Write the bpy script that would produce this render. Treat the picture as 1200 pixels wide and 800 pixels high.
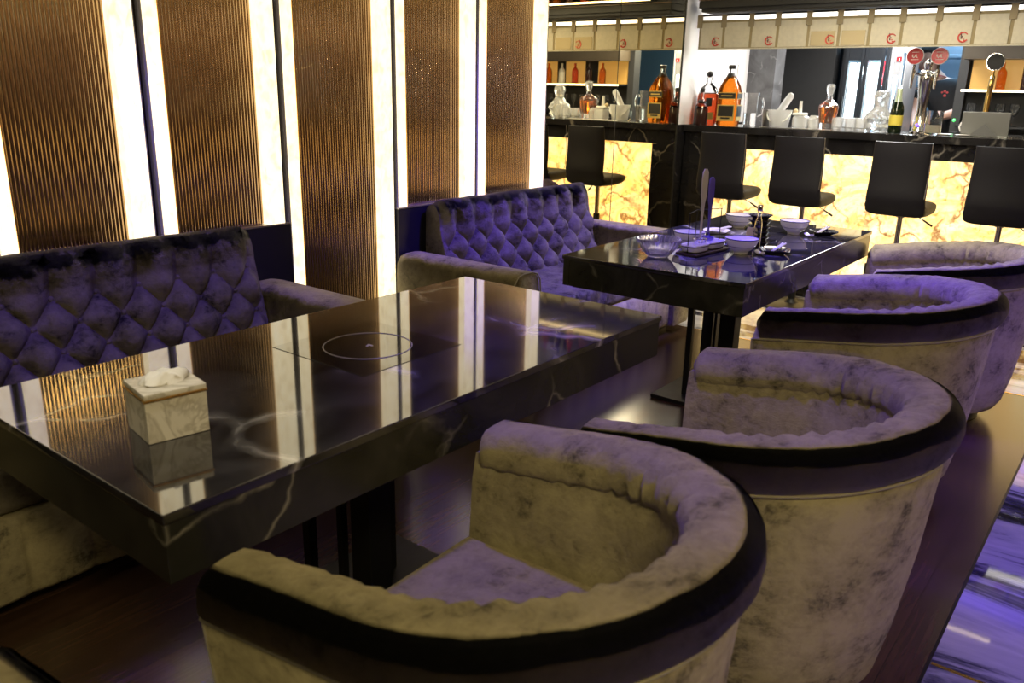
import bpy, bmesh, math, random
from mathutils import Vector, Matrix, noise
random.seed(7)
PI = math.pi
for o in list(bpy.data.objects): bpy.data.objects.remove(o)
scene = bpy.context.scene
C = bpy.context.collection

# ------------------------------------------------------------------ camera
CAM_LOC = Vector((-0.5759, -1.1327, 1.3987))
FPX, YAW, PITCH, ROLL = 966.07, 0.6606, 0.2959, 0.0216
cam = bpy.data.cameras.new('camera'); camo = bpy.data.objects.new('camera', cam); C.objects.link(camo)
cy, sy, cp, sp = math.cos(YAW), math.sin(YAW), math.cos(PITCH), math.sin(PITCH)
fwd = Vector((cy*cp, sy*cp, -sp)); rgt = Vector((sy, -cy, 0)); up = rgt.cross(fwd)
cr, sr = math.cos(ROLL), math.sin(ROLL)
r2 = cr*rgt + sr*up; u2 = -sr*rgt + cr*up
m = Matrix((r2, u2, -fwd)).transposed().to_4x4(); m.translation = CAM_LOC
camo.matrix_world = m
cam.sensor_width = 36; cam.sensor_fit = 'HORIZONTAL'; cam.lens = FPX/1200*36
cam.clip_start = 0.05; cam.clip_end = 60
cam.dof.use_dof = True; cam.dof.focus_distance = 3.4; cam.dof.aperture_fstop = 5.0
scene.camera = camo

# ------------------------------------------------------------------ world + lights
w = bpy.data.worlds.new('world'); scene.world = w; w.use_nodes = True
w.node_tree.nodes['Background'].inputs[0].default_value = (.35, .28, .30, 1)
w.node_tree.nodes['Background'].inputs[1].default_value = 0.01
vs = scene.view_settings
vs.view_transform = 'Standard'; vs.look = 'None'; vs.gamma = 1; vs.use_curve_mapping = False
vs.exposure = 0.0

def area(name, loc, target, sx, sy_, power, col):
    l = bpy.data.lights.new(name, 'AREA'); l.shape = 'RECTANGLE'; l.size = sx; l.size_y = sy_
    l.energy = power; l.color = col
    o = bpy.data.objects.new(name, l); C.objects.link(o); o.location = loc
    o.rotation_euler = (Vector(target)-Vector(loc)).to_track_quat('-Z', 'Y').to_euler()
    return o
def spot(name, loc, target, power, col, ang=60, blend=.6, r=.05):
    l = bpy.data.lights.new(name, 'SPOT'); l.energy = power; l.color = col
    l.spot_size = math.radians(ang); l.spot_blend = blend; l.shadow_soft_size = r
    o = bpy.data.objects.new(name, l); C.objects.link(o); o.location = loc
    o.rotation_euler = (Vector(target)-Vector(loc)).to_track_quat('-Z', 'Y').to_euler()
    return o
PURPLE = (.085, .030, 1.0)
WARM = (1.0, .82, .42)
# purple downlights of the ceiling
spot('purple_downlight', (2.9, .15, 2.68), (3.12, 1.6, .72), 520, PURPLE, 48)
spot('purple_downlight', (2.7, .4, 2.68), (2.95, -.1, .6), 190, PURPLE, 56)
spot('purple_downlight', (.75, .25, 2.68), (.85, 1.65, .75), 150, PURPLE, 42)
spot('purple_downlight', (1.1, .5, 2.68), (1.2, -.3, .65), 120, PURPLE, 52)
spot('purple_downlight', (2.4, 1.0, 2.68), (2.85, -.5, .7), 250, PURPLE, 44)
spot('purple_downlight', (2.3, -2.2, 2.68), (3.2, -.6, .4), 120, PURPLE, 36)
cv_ = area('purple_cove_light', (2.3, -1.75, 2.66), (2.3, -1.75, 0), 4.6, .3, 20, PURPLE); cv_.data.spread = 1.2
# warm downlights behind the camera
area('warm_ceiling_light', (-1.0, -1.9, 2.66), (.9, -.4, .4), .7, .4, 44, WARM)
area('warm_ceiling_light', (-2.0, .4, 2.5), (1.2, 1.3, .5), .6, .4, 4, WARM)
spot('table_fill', (3.0, .45, 2.68), (2.95, .38, .75), 34, (1, .93, .85), 34)  # fill spot added to brighten the bowls on the far table
spot('table_fill', (.0, .1, 2.68), (.18, .3, .75), 62, (1, .93, .80), 24)  # narrow fill spot added to whiten the tissue box
# valance fill, then lamps over the bar and in the kitchen
area('valance_fill', (4.60, .3, 2.68), (5.35, .3, 1.8), .12, 3.4, 84, (1, .91, .70))  # fill added to brighten the canvas from the front
area('bar_ceiling_light', (6.15, .7, 2.4), (5.6, .7, 1.1), .4, 2.6, 130, (1, .95, .86))
area('kitchen_light', (8.2, .9, 2.6), (8.6, .7, 0), .9, .6, 70, (.40, .70, 1.0))

# ------------------------------------------------------------------ material helpers
def newmat(name):
    mt = bpy.data.materials.new(name); mt.use_nodes = True
    nt = mt.node_tree; b = nt.nodes['Principled BSDF']
    return mt, nt, b
def simple(name, col, rough=.5, metal=0, ior=None, trans=0, emit=0, ecol=None, sheen=0, coat=0, alpha=None):
    mt, nt, b = newmat(name)
    b.inputs['Base Color'].default_value = (*col, 1); b.inputs['Roughness'].default_value = rough
    b.inputs['Metallic'].default_value = metal
    if ior: b.inputs['IOR'].default_value = ior
    if trans: b.inputs['Transmission Weight'].default_value = trans
    if emit:
        b.inputs['Emission Strength'].default_value = emit
        b.inputs['Emission Color'].default_value = (*(ecol or col), 1)
    if sheen: b.inputs['Sheen Weight'].default_value = sheen
    if coat: b.inputs['Coat Weight'].default_value = coat
    # a little surface variation so nothing is perfectly uniform
    if not trans and not emit:
        n = nt.nodes.new('ShaderNodeTexNoise'); n.inputs['Scale'].default_value = 18; n.inputs['Detail'].default_value = 4
        mr = nt.nodes.new('ShaderNodeMapRange'); mr.inputs[3].default_value = max(.0, rough*.85); mr.inputs[4].default_value = min(1, rough*1.15+.01)
        geo = nt.nodes.new('ShaderNodeNewGeometry')
        nt.links.new(geo.outputs['Position'], n.inputs['Vector'])
        nt.links.new(n.outputs['Fac'], mr.inputs[0]); nt.links.new(mr.outputs[0], b.inputs['Roughness'])
    return mt
def ramp(nt, stops, src):
    r = nt.nodes.new('ShaderNodeValToRGB'); e = r.color_ramp.elements
    while len(e) < len(stops): e.new(.5)
    for el, (p, c) in zip(e, stops):
        el.position = p; el.color = (*c, 1) if len(c) == 3 else c
    nt.links.new(src, r.inputs[0]); return r
def pos(nt, scale=(1,1,1), obj=False):
    if obj:
        t = nt.nodes.new('ShaderNodeTexCoord'); s = t.outputs['Object']
    else:
        t = nt.nodes.new('ShaderNodeNewGeometry'); s = t.outputs['Position']
    mp = nt.nodes.new('ShaderNodeMapping'); mp.inputs['Scale'].default_value = scale
    nt.links.new(s, mp.inputs[0]); return mp.outputs[0]
def noise_node(nt, vec, scale, detail=5, dist=0, rough=.55):
    n = nt.nodes.new('ShaderNodeTexNoise'); n.inputs['Scale'].default_value = scale
    n.inputs['Detail'].default_value = detail; n.inputs['Distortion'].default_value = dist
    n.inputs['Roughness'].default_value = rough
    nt.links.new(vec, n.inputs['Vector']); return n.outputs['Fac']
def mixc(nt, fac, a, b, mode='MIX'):
    x = nt.nodes.new('ShaderNodeMix'); x.data_type = 'RGBA'; x.blend_type = mode
    for s, v in ((x.inputs[0], fac), (x.inputs[6], a), (x.inputs[7], b)):
        if hasattr(v, 'is_output'): nt.links.new(v, s)
        elif isinstance(v, (int, float)): s.default_value = v
        else: s.default_value = (*v, 1)
    return x.outputs[2]

def velvet(name, light, dark, nap=1.0, crush=1.6, sheen=.35):
    mt, nt, b = newmat(name)
    v = pos(nt, (1, 1, 1))
    n1 = noise_node(nt, v, 7.5, 10, .25, .70)
    v2 = pos(nt, (1.0, 1.0, 1.5))
    n2 = noise_node(nt, v2, 34, 8, .4, .7)
    mul = nt.nodes.new('ShaderNodeMath'); mul.operation = 'MULTIPLY_ADD'
    nt.links.new(n2, mul.inputs[0]); mul.inputs[1].default_value = .5; nt.links.new(n1, mul.inputs[2])
    r = ramp(nt, [(.56, dark), (.70, tuple(a*.68+c*.32 for a, c in zip(light, dark))), (.86, light)], mul.outputs[0])
    nt.links.new(r.outputs[0], b.inputs['Base Color'])
    b.inputs['Roughness'].default_value = .7
    b.inputs['Specular IOR Level'].default_value = .25
    b.inputs['Sheen Weight'].default_value = sheen; b.inputs['Sheen Roughness'].default_value = .4
    b.inputs['Sheen Tint'].default_value = (*[min(1, c*2.2) for c in light], 1)
    # crushed pile: small bumps plus the lie of the nap (stored on the mesh) leaning the shading normal
    bp = nt.nodes.new('ShaderNodeBump'); bp.inputs['Strength'].default_value = .5; bp.inputs['Distance'].default_value = .02
    nt.links.new(mul.outputs[0], bp.inputs['Height'])
    at = nt.nodes.new('ShaderNodeAttribute'); at.attribute_name = 'nap'
    vt = nt.nodes.new('ShaderNodeVectorTransform'); vt.vector_type = 'VECTOR'; vt.convert_from = 'OBJECT'; vt.convert_to = 'WORLD'
    nt.links.new(at.outputs['Vector'], vt.inputs[0])
    sc = nt.nodes.new('ShaderNodeVectorMath'); sc.operation = 'SCALE'; sc.inputs['Scale'].default_value = nap
    nt.links.new(vt.outputs[0], sc.inputs[0])
    ad = nt.nodes.new('ShaderNodeVectorMath'); ad.operation = 'ADD'
    # crushed pile: the nap leans this way and that in patches
    cn = nt.nodes.new('ShaderNodeTexNoise'); cn.inputs['Scale'].default_value = 9; cn.inputs['Detail'].default_value = 9; cn.inputs['Roughness'].default_value = .68
    nt.links.new(v, cn.inputs['Vector'])
    c0 = nt.nodes.new('ShaderNodeVectorMath'); c0.operation = 'SUBTRACT'; c0.inputs[1].default_value = (.5, .5, .5)
    nt.links.new(cn.outputs['Color'], c0.inputs[0])
    c1 = nt.nodes.new('ShaderNodeVectorMath'); c1.operation = 'MULTIPLY_ADD'; c1.inputs[1].default_value = (crush, crush, crush)
    nt.links.new(c0.outputs[0], c1.inputs[0]); nt.links.new(sc.outputs[0], c1.inputs[2])
    nt.links.new(bp.outputs[0], ad.inputs[0]); nt.links.new(c1.outputs[0], ad.inputs[1])
    nm = nt.nodes.new('ShaderNodeVectorMath'); nm.operation = 'NORMALIZE'
    nt.links.new(ad.outputs[0], nm.inputs[0]); nt.links.new(nm.outputs[0], b.inputs['Normal'])
    return mt

def marble(name, base, mid, vein, rough=.08, ior=1.5, scale=2.2, vw=.02, purple=False):
    mt, nt, b = newmat(name)
    v = pos(nt)
    wn = nt.nodes.new('ShaderNodeTexNoise'); wn.inputs['Scale'].default_value = scale*.9; wn.inputs['Detail'].default_value = 5
    nt.links.new(v, wn.inputs['Vector'])
    mx = nt.nodes.new('ShaderNodeVectorMath'); mx.operation = 'MULTIPLY_ADD'
    nt.links.new(wn.outputs['Color'], mx.inputs[0]); mx.inputs[1].default_value = (.55, .55, .55); nt.links.new(v, mx.inputs[2])
    vo = nt.nodes.new('ShaderNodeTexVoronoi'); vo.feature = 'DISTANCE_TO_EDGE'; vo.inputs['Scale'].default_value = scale*1.25
    nt.links.new(mx.outputs[0], vo.inputs['Vector'])
    mask = noise_node(nt, v, scale*1.3, 3)
    r = ramp(nt, [(0, (1, 1, 1)), (vw*.6, (.5, .5, .5)), (vw*2.2, (0, 0, 0))], vo.outputs['Distance'])
    mr = ramp(nt, [(.46, (0, 0, 0)), (.62, (1, 1, 1))], mask)
    mm = nt.nodes.new('ShaderNodeMath'); mm.operation = 'MULTIPLY'
    nt.links.new(r.outputs[0], mm.inputs[0]); nt.links.new(mr.outputs[0], mm.inputs[1])
    cl = noise_node(nt, v, scale*1.7, 7, 1.2)
    body = ramp(nt, [(.35, base), (.7, mid)], cl)
    col = mixc(nt, mm.outputs[0], body.outputs[0], vein)
    nt.links.new(col, b.inputs['Base Color'])
    b.inputs['Roughness'].default_value = rough; b.inputs['IOR'].default_value = ior
    return mt

M = {}
M['velvet'] = velvet('crushed velvet', (.40, .345, .205), (.075, .063, .038), 1.0, 1.7)
M['velvet_sofa'] = velvet('crushed velvet of the sofas', (.185, .16, .115), (.010, .008, .007), 1.0, 2.6, .06)
M['piping'] = simple('velvet piping', (.34, .30, .20), .75, sheen=.3)
M['black_marble'] = marble('black marble', (.008, .008, .010), (.050, .048, .054), (.50, .48, .48), .05, 2.1, 2.0, .030)
M['side_marble'] = marble('black marble slab edge', (.014, .014, .012), (.040, .039, .034), (.36, .34, .29), .22, 1.5, 2.4, .014)
M['bar_marble'] = marble('bar black marble', (.010, .009, .010), (.02, .019, .02), (.30, .27, .24), .15, 1.5, 2.2, .012)
M['black_metal'] = simple('black steel', (.012, .012, .013), .45, .3)
M['chrome'] = simple('chrome', (.75, .75, .76), .12, 1)
M['steel'] = simple('brushed steel', (.55, .54, .52), .35, 1)
M['grey_steel'] = simple('dull grey steel', (.20, .20, .19), .5, .6)
M['reflection_grey'] = simple('dark reflection grey', (.12, .12, .12), .5, .6)
M['gold'] = simple('gold trim', (.75, .50, .16), .25, 1)
M['dark_board'] = simple('dark lacquered board', (.012, .012, .016), .3)
M['dark_wall'] = simple('dark grey wall', (.030, .031, .034), .6)
M['ceiling'] = simple('dark ceiling', (.05, .045, .045), .7)
M['white_wall'] = simple('white wall paint', (.80, .79, .80), .6)
M['leather'] = simple('black leatherette', (.011, .010, .013), .55)
M['bowl'] = simple('white porcelain', (.78, .76, .74), .22)
M['bowl_rim'] = simple('dark blue rim glaze', (.03, .03, .12), .25)
M['black_plate'] = simple('black glazed ware', (.018, .018, .02), .2)
M['chopstick'] = simple('pale chopstick', (.70, .66, .68), .4)
M['glass'] = simple('clear glass', (.97, .98, .98), .02, ior=1.45, trans=1)
M['frost'] = simple('cloudy clear plastic', (.95, .95, .95), .3, ior=1.4, trans=.6)
M['pitcher'] = simple('clear pitcher plastic', (.97, .97, .98), .08, ior=1.2, trans=.95)
M['ice_clear'] = simple('clear crystal', (.98, .98, 1), .04, ior=1.45, trans=.97)
M['ice'] = simple('cut crystal', (.97, .98, 1), .10, ior=1.5, trans=.74)
M['whisky'] = simple('amber spirit', (.72, .20, .015), .04, ior=1.36, trans=.9)
M['cognac'] = simple('red brown spirit', (.65, .09, .025), .06, ior=1.36, trans=.75)
M['darkspirit'] = simple('very dark spirit', (.03, .012, .010), .12)
M['greenglass'] = simple('dark green bottle glass', (.006, .013, .005), .08)
M['greenfoil'] = simple('pale green foil', (.55, .66, .48), .3, .3)
M['label_black'] = simple('black label', (.015, .014, .012), .4)
M['label_gold'] = simple('gold label', (.62, .45, .14), .35, .5)
M['label_white'] = simple('off white label', (.70, .66, .55), .5)
M['label_yellow'] = simple('yellow label', (.70, .58, .08), .5)
M['leather'].node_tree.nodes['Principled BSDF'].inputs['Specular IOR Level'].default_value = .2
M['cap_black'] = simple('black cap', (.012, .012, .012), .35)
M['red_badge'] = simple('red enamel', (.45, .012, .02), .3)
M['white_print'] = simple('white print', (.85, .82, .80), .5)
M['black_badge'] = simple('black enamel', (.008, .008, .009), .6)
M['cloth'] = simple('cream canvas', (.74, .66, .50), .85)
def cloth_mat(name, col):
    mt, nt, b = newmat(name)
    n = noise_node(nt, pos(nt), 40, 3)
    r = ramp(nt, [(.3, tuple(c*.9 for c in col)), (.7, col)], n)
    nt.links.new(r.outputs[0], b.inputs['Base Color']); b.inputs['Roughness'].default_value = .85
    tr = nt.nodes.new('ShaderNodeBsdfTranslucent'); nt.links.new(r.outputs[0], tr.inputs[0])
    mx = nt.nodes.new('ShaderNodeMixShader'); mx.inputs[0].default_value = .45
    nt.links.new(b.outputs[0], mx.inputs[1]); nt.links.new(tr.outputs[0], mx.inputs[2])
    nt.links.new(mx.outputs[0], nt.nodes['Material Output'].inputs[0]); return mt
M['cloth'] = cloth_mat('cream canvas weave', (.78, .73, .60))
M['cloth_back'] = cloth_mat('pale backing canvas', (.40, .33, .19))
M['cloth_patch'] = simple('khaki canvas', (.42, .34, .20), .85)
M['strap'] = simple('khaki strap webbing', (.25, .20, .12), .85)
M['emblem'] = simple('red emblem print', (.55, .05, .03), .7)
M['emblem_dark'] = simple('dark emblem print', (.08, .02, .02), .7)
M['beer'] = simple('milky pale drink', (.66, .60, .48), .4)
M['skin'] = simple('skin', (.62, .36, .26), .5)
M['hair'] = simple('dark hair', (.015, .012, .010), .5)
M['shirt'] = simple('black cotton', (.010, .010, .012), .85)
M['shirt_print'] = simple('red shirt print', (.50, .06, .06), .7)
M['trousers'] = simple('dark trousers', (.02, .02, .025), .85)
M['purple_metal'] = simple('violet lacquered steel', (.16, .12, .42), .35, .6)
M['tissue'] = simple('white tissue', (.85, .83, .80), .9)
M['white_plastic'] = simple('white plastic', (.80, .80, .78), .35)
M['fridge_body'] = simple('dark blue grey fridge casing', (.014, .019, .028), .4)
M['fridge_grey'] = simple('grey fridge header', (.30, .31, .34), .4)
M['kitchen_steel'] = simple('kitchen steel', (.35, .45, .55), .3, .7)
M['amber_back'] = simple('amber lit back panel', (.5, .3, .08), .4, emit=.38, ecol=(1.0, .55, .15))
M['lamp_white'] = simple('white lamp diffuser', (1, 1, 1), .5, emit=3.0, ecol=(1, .95, .86))
M['lamp_cool'] = simple('cool white tube', (1, 1, 1), .5, emit=3.5, ecol=(.78, .93, 1.0))
M['fridge_inside'] = simple('fridge lining', (.45, .72, .92), .4)
M['led_warm'] = simple('warm shelf tube', (1, 1, 1), .5, emit=5, ecol=(1, .78, .40))
M['blue_led'] = simple('blue light', (.2, .1, 1), .4, emit=1.5, ecol=(.15, .06, 1))
M['green_led'] = simple('green pilot light', (.1, 1, .2), .4, emit=2, ecol=(.1, 1, .2))

def strip_mat():
    mt, nt, b = newmat('glowing alabaster strip')
    v = pos(nt, (1, 1, .7)); n = noise_node(nt, v, 26, 6, .8)
    r = ramp(nt, [(.3, (.72, .58, .34)), (.5, (1.0, .84, .52)), (.75, (1.0, .90, .62))], n)
    nt.links.new(r.outputs[0], b.inputs['Emission Color']); b.inputs['Emission Strength'].default_value = 1.7
    b.inputs['Base Color'].default_value = (.7, .62, .45, 1); b.inputs['Roughness'].default_value = .4
    return mt
M['strip'] = strip_mat()
M['flange'] = simple('grey violet satin metal', (.24, .23, .28), .5, .3)
M['dark_channel'] = simple('dark polished channel', (.06, .05, .05), .15, .9)
M['canopy'] = simple('matt black moulding', (.007, .007, .008), .6)
def onyx_mat():
    mt, nt, b = newmat('backlit onyx')
    v = pos(nt, (1, 1, 1)); n = noise_node(nt, v, 2.6, 8, 1.6, .6)
    r = ramp(nt, [(.28, (1.0, .88, .56)), (.43, (1.0, .78, .36)), (.53, (.95, .55, .14)), (.60, (1.0, .76, .36)), (.72, (.80, .45, .14)), (.8, (1.0, .85, .5))], n)
    wn = nt.nodes.new('ShaderNodeTexNoise'); wn.inputs['Scale'].default_value = 3.0; wn.inputs['Detail'].default_value = 6
    nt.links.new(v, wn.inputs['Vector'])
    mx = nt.nodes.new('ShaderNodeVectorMath'); mx.operation = 'MULTIPLY_ADD'
    nt.links.new(wn.outputs['Color'], mx.inputs[0]); mx.inputs[1].default_value = (.9, .9, .9); nt.links.new(v, mx.inputs[2])
    vo = nt.nodes.new('ShaderNodeTexVoronoi'); vo.feature = 'DISTANCE_TO_EDGE'; vo.inputs['Scale'].default_value = 1.5
    nt.links.new(mx.outputs[0], vo.inputs['Vector'])
    vr = ramp(nt, [(0, (1, 1, 1)), (.012, (.7, .7, .7)), (.035, (0, 0, 0))], vo.outputs['Distance'])
    mk = ramp(nt, [(.38, (0, 0, 0)), (.52, (1, 1, 1))], noise_node(nt, v, 4.2, 4))
    mm = nt.nodes.new('ShaderNodeMath'); mm.operation = 'MULTIPLY'
    nt.links.new(vr.outputs[0], mm.inputs[0]); nt.links.new(mk.outputs[0], mm.inputs[1])
    col = mixc(nt, mm.outputs[0], r.outputs[0], (.22, .07, .015))
    sp_ = ramp(nt, [(.54, (1, 1, 1)), (.68, (.50, .30, .12))], noise_node(nt, v, 24, 5, .5))
    col = mixc(nt, .75, col, sp_.outputs[0], 'MULTIPLY')
    nt.links.new(col, b.inputs['Emission Color']); b.inputs['Emission Strength'].default_value = 1.95
    b.inputs['Base Color'].default_value = (.4, .3, .15, 1); b.inputs['Roughness'].default_value = .2
    return mt
M['onyx'] = onyx_mat()
def bronze_mat():
    mt, nt, b = newmat('bronze fluted glass')
    n = noise_node(nt, pos(nt, (1, 1, 2)), 3, 3)
    r = ramp(nt, [(.3, (.40, .27, .15)), (.7, (.50, .35, .20))], n)
    nt.links.new(r.outputs[0], b.inputs['Base Color']); b.inputs['Metallic'].default_value = 1.0
    b.inputs['Roughness'].default_value = .17
    return mt
M['bronze'] = bronze_mat()
def mirror_mat():
    mt, nt, b = newmat('golden tinted mirror')
    n = noise_node(nt, pos(nt), 1.5, 2)
    r = ramp(nt, [(.3, (.86, .77, .52)), (.7, (.88, .79, .55))], n)
    nt.links.new(r.outputs[0], b.inputs['Base Color'])
    b.inputs['Metallic'].default_value = 1; b.inputs['Roughness'].default_value = .0
    return mt
M['mirror'] = mirror_mat()
def wood_mat():
    mt, nt, b = newmat('brown plank floor')
    v = pos(nt, (1, 1, 1))
    bt = nt.nodes.new('ShaderNodeTexBrick'); bt.offset = .37; bt.inputs['Scale'].default_value = 1
    bt.inputs['Brick Width'].default_value = 1.1; bt.inputs['Row Height'].default_value = .16; bt.inputs['Mortar Size'].default_value = .0015
    bt.inputs['Color1'].default_value = (.085, .045, .026, 1); bt.inputs['Color2'].default_value = (.060, .031, .018, 1)
    bt.inputs['Mortar'].default_value = (.03, .016, .01, 1)
    nt.links.new(v, bt.inputs['Vector'])
    g = ramp(nt, [(.35, (.75, .75, .75)), (.65, (1.15, 1.12, 1.1))], noise_node(nt, pos(nt, (1.5, 22, 1)), 3, 6, .5))
    col = mixc(nt, 1, bt.outputs['Color'], g.outputs[0], 'MULTIPLY')
    nt.links.new(col, b.inputs['Base Color']); b.inputs['Roughness'].default_value = .22; b.inputs['IOR'].default_value = 1.75
    return mt
M['wood'] = wood_mat()
def white_marble():
    mt, nt, b = newmat('white marble with black bands')
    v = pos(nt, (1.0, .22, 1))
    n = noise_node(nt, v, 3.6, 8, 1.0, .6)
    r = ramp(nt, [(.40, (.015, .015, .02)), (.46, (.07, .07, .10)), (.51, (.46, .46, .50)), (.62, (.66, .65, .68)), (.72, (.40, .40, .44))], n)
    nt.links.new(r.outputs[0], b.inputs['Base Color']); b.inputs['Roughness'].default_value = .04
    b.inputs['IOR'].default_value = 1.7
    return mt
M['white_marble'] = white_marble()
def tissue_marble():
    mt, nt, b = newmat('white marble print')
    n = noise_node(nt, pos(nt, obj=True), 9, 6, 2.0)
    r = ramp(nt, [(.40, (.74, .70, .62)), (.49, (.50, .46, .38)), (.54, (.76, .72, .64))], n)
    nt.links.new(r.outputs[0], b.inputs['Base Color']); b.inputs['Roughness'].default_value = .35
    return mt
M['tissue_box'] = tissue_marble()

# ------------------------------------------------------------------ mesh helpers
class MB:
    def __init__(s): s.bm = bmesh.new(); s.nap = {}; s.flat = False
    def box(s, c, d, rz=0, bev=0, seg=2, rot=None):
        r = bmesh.ops.create_cube(s.bm, size=1)
        vs_ = r['verts']
        bmesh.ops.scale(s.bm, vec=d, verts=vs_)
        if bev:
            s.flat = True
            ed = list({e for v in vs_ for e in v.link_edges})
            rr = bmesh.ops.bevel(s.bm, geom=ed, offset=bev, segments=seg, profile=.5, affect='EDGES')
            vs_ = list({v for f in rr['faces'] for v in f.verts} | {v for v in vs_ if v.is_valid})
        mtx = Matrix.Rotation(rz, 3, 'Z') if rot is None else rot
        for v in vs_: v.co = mtx @ v.co + Vector(c)
        return s
    def lathe(s, prof, c=(0, 0, 0), seg=24, mtx=None, sx=1, sy_=1, cap=True):
        rings = []
        for r, z in prof:
            ring = []
            for k in range(seg):
                a = 2*PI*k/seg
                p = Vector((r*math.cos(a)*sx, r*math.sin(a)*sy_, z))
                if mtx: p = mtx @ p
                ring.append(s.bm.verts.new(p + Vector(c)))
            rings.append(ring)
        for a, b in zip(rings, rings[1:]):
            for k in range(seg):
                s.bm.faces.new((a[k], a[(k+1) % seg], b[(k+1) % seg], b[k]))
        if cap:
            s.bm.faces.new(list(reversed(rings[0]))); s.bm.faces.new(rings[-1])
        return s
    def cyl(s, r, z0, z1, c=(0, 0, 0), seg=20, r2=None, mtx=None):
        r2 = r if r2 is None else r2
        return s.lathe([(r, z0), (r2, z1)], c, seg, mtx)
    def tube(s, pts, r, seg=8, closed=False):
        pts = [Vector(p) for p in pts]; n = len(pts); rings = []
        rs = r if isinstance(r, (list, tuple)) else [r]*n
        prev = None
        for i, p in enumerate(pts):
            a = pts[(i-1) % n] if (closed or i > 0) else p
            b = pts[(i+1) % n] if (closed or i < n-1) else p
            t = (b-a).normalized()
            if prev is None:
                ref = Vector((0, 0, 1)) if abs(t.z) < .9 else Vector((1, 0, 0))
                u = t.cross(ref).normalized()
            else:
                u = (prev - t*prev.dot(t)).normalized()
            prev = u; v = t.cross(u)
            rings.append([s.bm.verts.new(p + rs[i]*(math.cos(2*PI*k/seg)*u + math.sin(2*PI*k/seg)*v)) for k in range(seg)])
        m_ = n if closed else n-1
        for i in range(m_):
            a, b = rings[i], rings[(i+1) % n]
            for k in range(seg): s.bm.faces.new((a[k], a[(k+1) % seg], b[(k+1) % seg], b[k]))
        if not closed:
            s.bm.faces.new(list(reversed(rings[0]))); s.bm.faces.new(rings[-1])
        return s
    def loft(s, secs, closed=True, caps=True, naps=None):
        """secs: list of rings of points"""
        rings = []
        for i, sec in enumerate(secs):
            ring = []
            for j, p in enumerate(sec):
                v = s.bm.verts.new(p); ring.append(v)
                if naps: s.nap[v] = naps[i][j]
            rings.append(ring)
        n = len(rings[0]); m_ = n if closed else n-1
        for a, b in zip(rings, rings[1:]):
            for k in range(m_): s.bm.faces.new((a[k], a[(k+1) % n], b[(k+1) % n], b[k]))
        if caps:
            s.bm.faces.new(list(reversed(rings[0]))); s.bm.faces.new(rings[-1])
        return s
    def prism(s, poly, z0, z1, c=(0, 0, 0), mtx=None):
        f = lambda x, y, z: (mtx @ Vector((x, y, z)) if mtx else Vector((x, y, z))) + Vector(c)
        return s.loft([[f(x, y, z0) for x, y in poly], [f(x, y, z1) for x, y in poly]])
    def ball(s, c, r, sub=2, sc=(1, 1, 1)):
        rr = bmesh.ops.create_icosphere(s.bm, subdivisions=sub, radius=r)
        for v in rr['verts']: v.co = Vector((v.co.x*sc[0], v.co.y*sc[1], v.co.z*sc[2])) + Vector(c)
        return s
    def build(s, name, mat, parent=None, smooth=35, label=None):
        me = bpy.data.meshes.new(name)
        bmesh.ops.recalc_face_normals(s.bm, faces=s.bm.faces)
        nap = None
        if s.nap:
            s.bm.verts.index_update(); nap = {v.index: x for v, x in s.nap.items()}
        s.bm.to_mesh(me); s.bm.free()
        if nap:
            at = me.attributes.new('nap', 'FLOAT_VECTOR', 'POINT')
            for i in range(len(me.vertices)): at.data[i].vector = nap.get(i, (0, 0, 0))
        me.materials.append(mat)
        if smooth:
            me.polygons.foreach_set('use_smooth', [True]*len(me.polygons))
            me.set_sharp_from_angle(angle=math.radians(smooth))
        o = bpy.data.objects.new(name, me); C.objects.link(o)
        if s.flat:
            wm = o.modifiers.new('weighted', 'WEIGHTED_NORMAL'); wm.keep_sharp = True; wm.weight = 100
        if parent: o.parent = parent
        if label: o['label'] = label
        return o
def empty(name, loc=(0, 0, 0), rz=0):
    o = bpy.data.objects.new(name, None); o.empty_display_size = .05
    C.objects.link(o); o.location = loc; o.rotation_euler = (0, 0, rz); return o
def tag(o, label, cat, group=None, kind=None):
    o['label'] = label; o['category'] = cat
    if group: o['group'] = group
    if kind: o['kind'] = kind
    return o
def thing(name, label, cat, loc=(0, 0, 0), rz=0, group=None):
    return tag(empty(name, loc, rz), label, cat, group)
def struct(o): o['kind'] = 'structure'; return o
def copy_tree(o, parent=None):
    c = o.copy(); C.objects.link(c)
    if parent: c.parent = parent
    for ch in [x for x in list(bpy.data.objects) if x.parent == o]: copy_tree(ch, c)
    return c
def box_obj(name, lo, hi, mat, parent=None, bev=.0):
    lo, hi = Vector(lo), Vector(hi)
    return MB().box((lo+hi)/2, hi-lo, bev=bev).build(name, mat, parent)

# ------------------------------------------------------------------ the room
WY = 1.84            # plane of the panelled wall
struct(box_obj('floor', (-3, -.885, -.1), (4.02, WY, 0), M['wood']))
struct(box_obj('floor_marble', (-3, -3.6, -.1), (9.6, -.893, 0), M['white_marble']))
struct(box_obj('floor_marble_bar', (4.03, -.893, -.1), (9.6, 2.6, 0), M['white_marble']))
struct(box_obj('trim_1', (-3, -.893, -.1), (4.03, -.885, .001), M['black_metal']))
struct(box_obj('trim_2', (4.02, -.885, -.1), (4.03, WY, .001), M['gold']))
struct(box_obj('trim_3', (1.525, -3.6, -.05), (1.537, -.895, .001), M['gold']))
struct(box_obj('ceiling', (-3, -3.6, 2.72), (9.6, 2.6, 2.82), M['ceiling']))
struct(box_obj('wall_left', (-3, WY+.02, 0), (5.2, WY+.15, 2.72), M['dark_wall']))
struct(box_obj('wall_right', (-3, -3.75, 0), (9.6, -3.6, 2.72), simple('brown lacquer wall', (.10, .055, .035), .35)))
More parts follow.
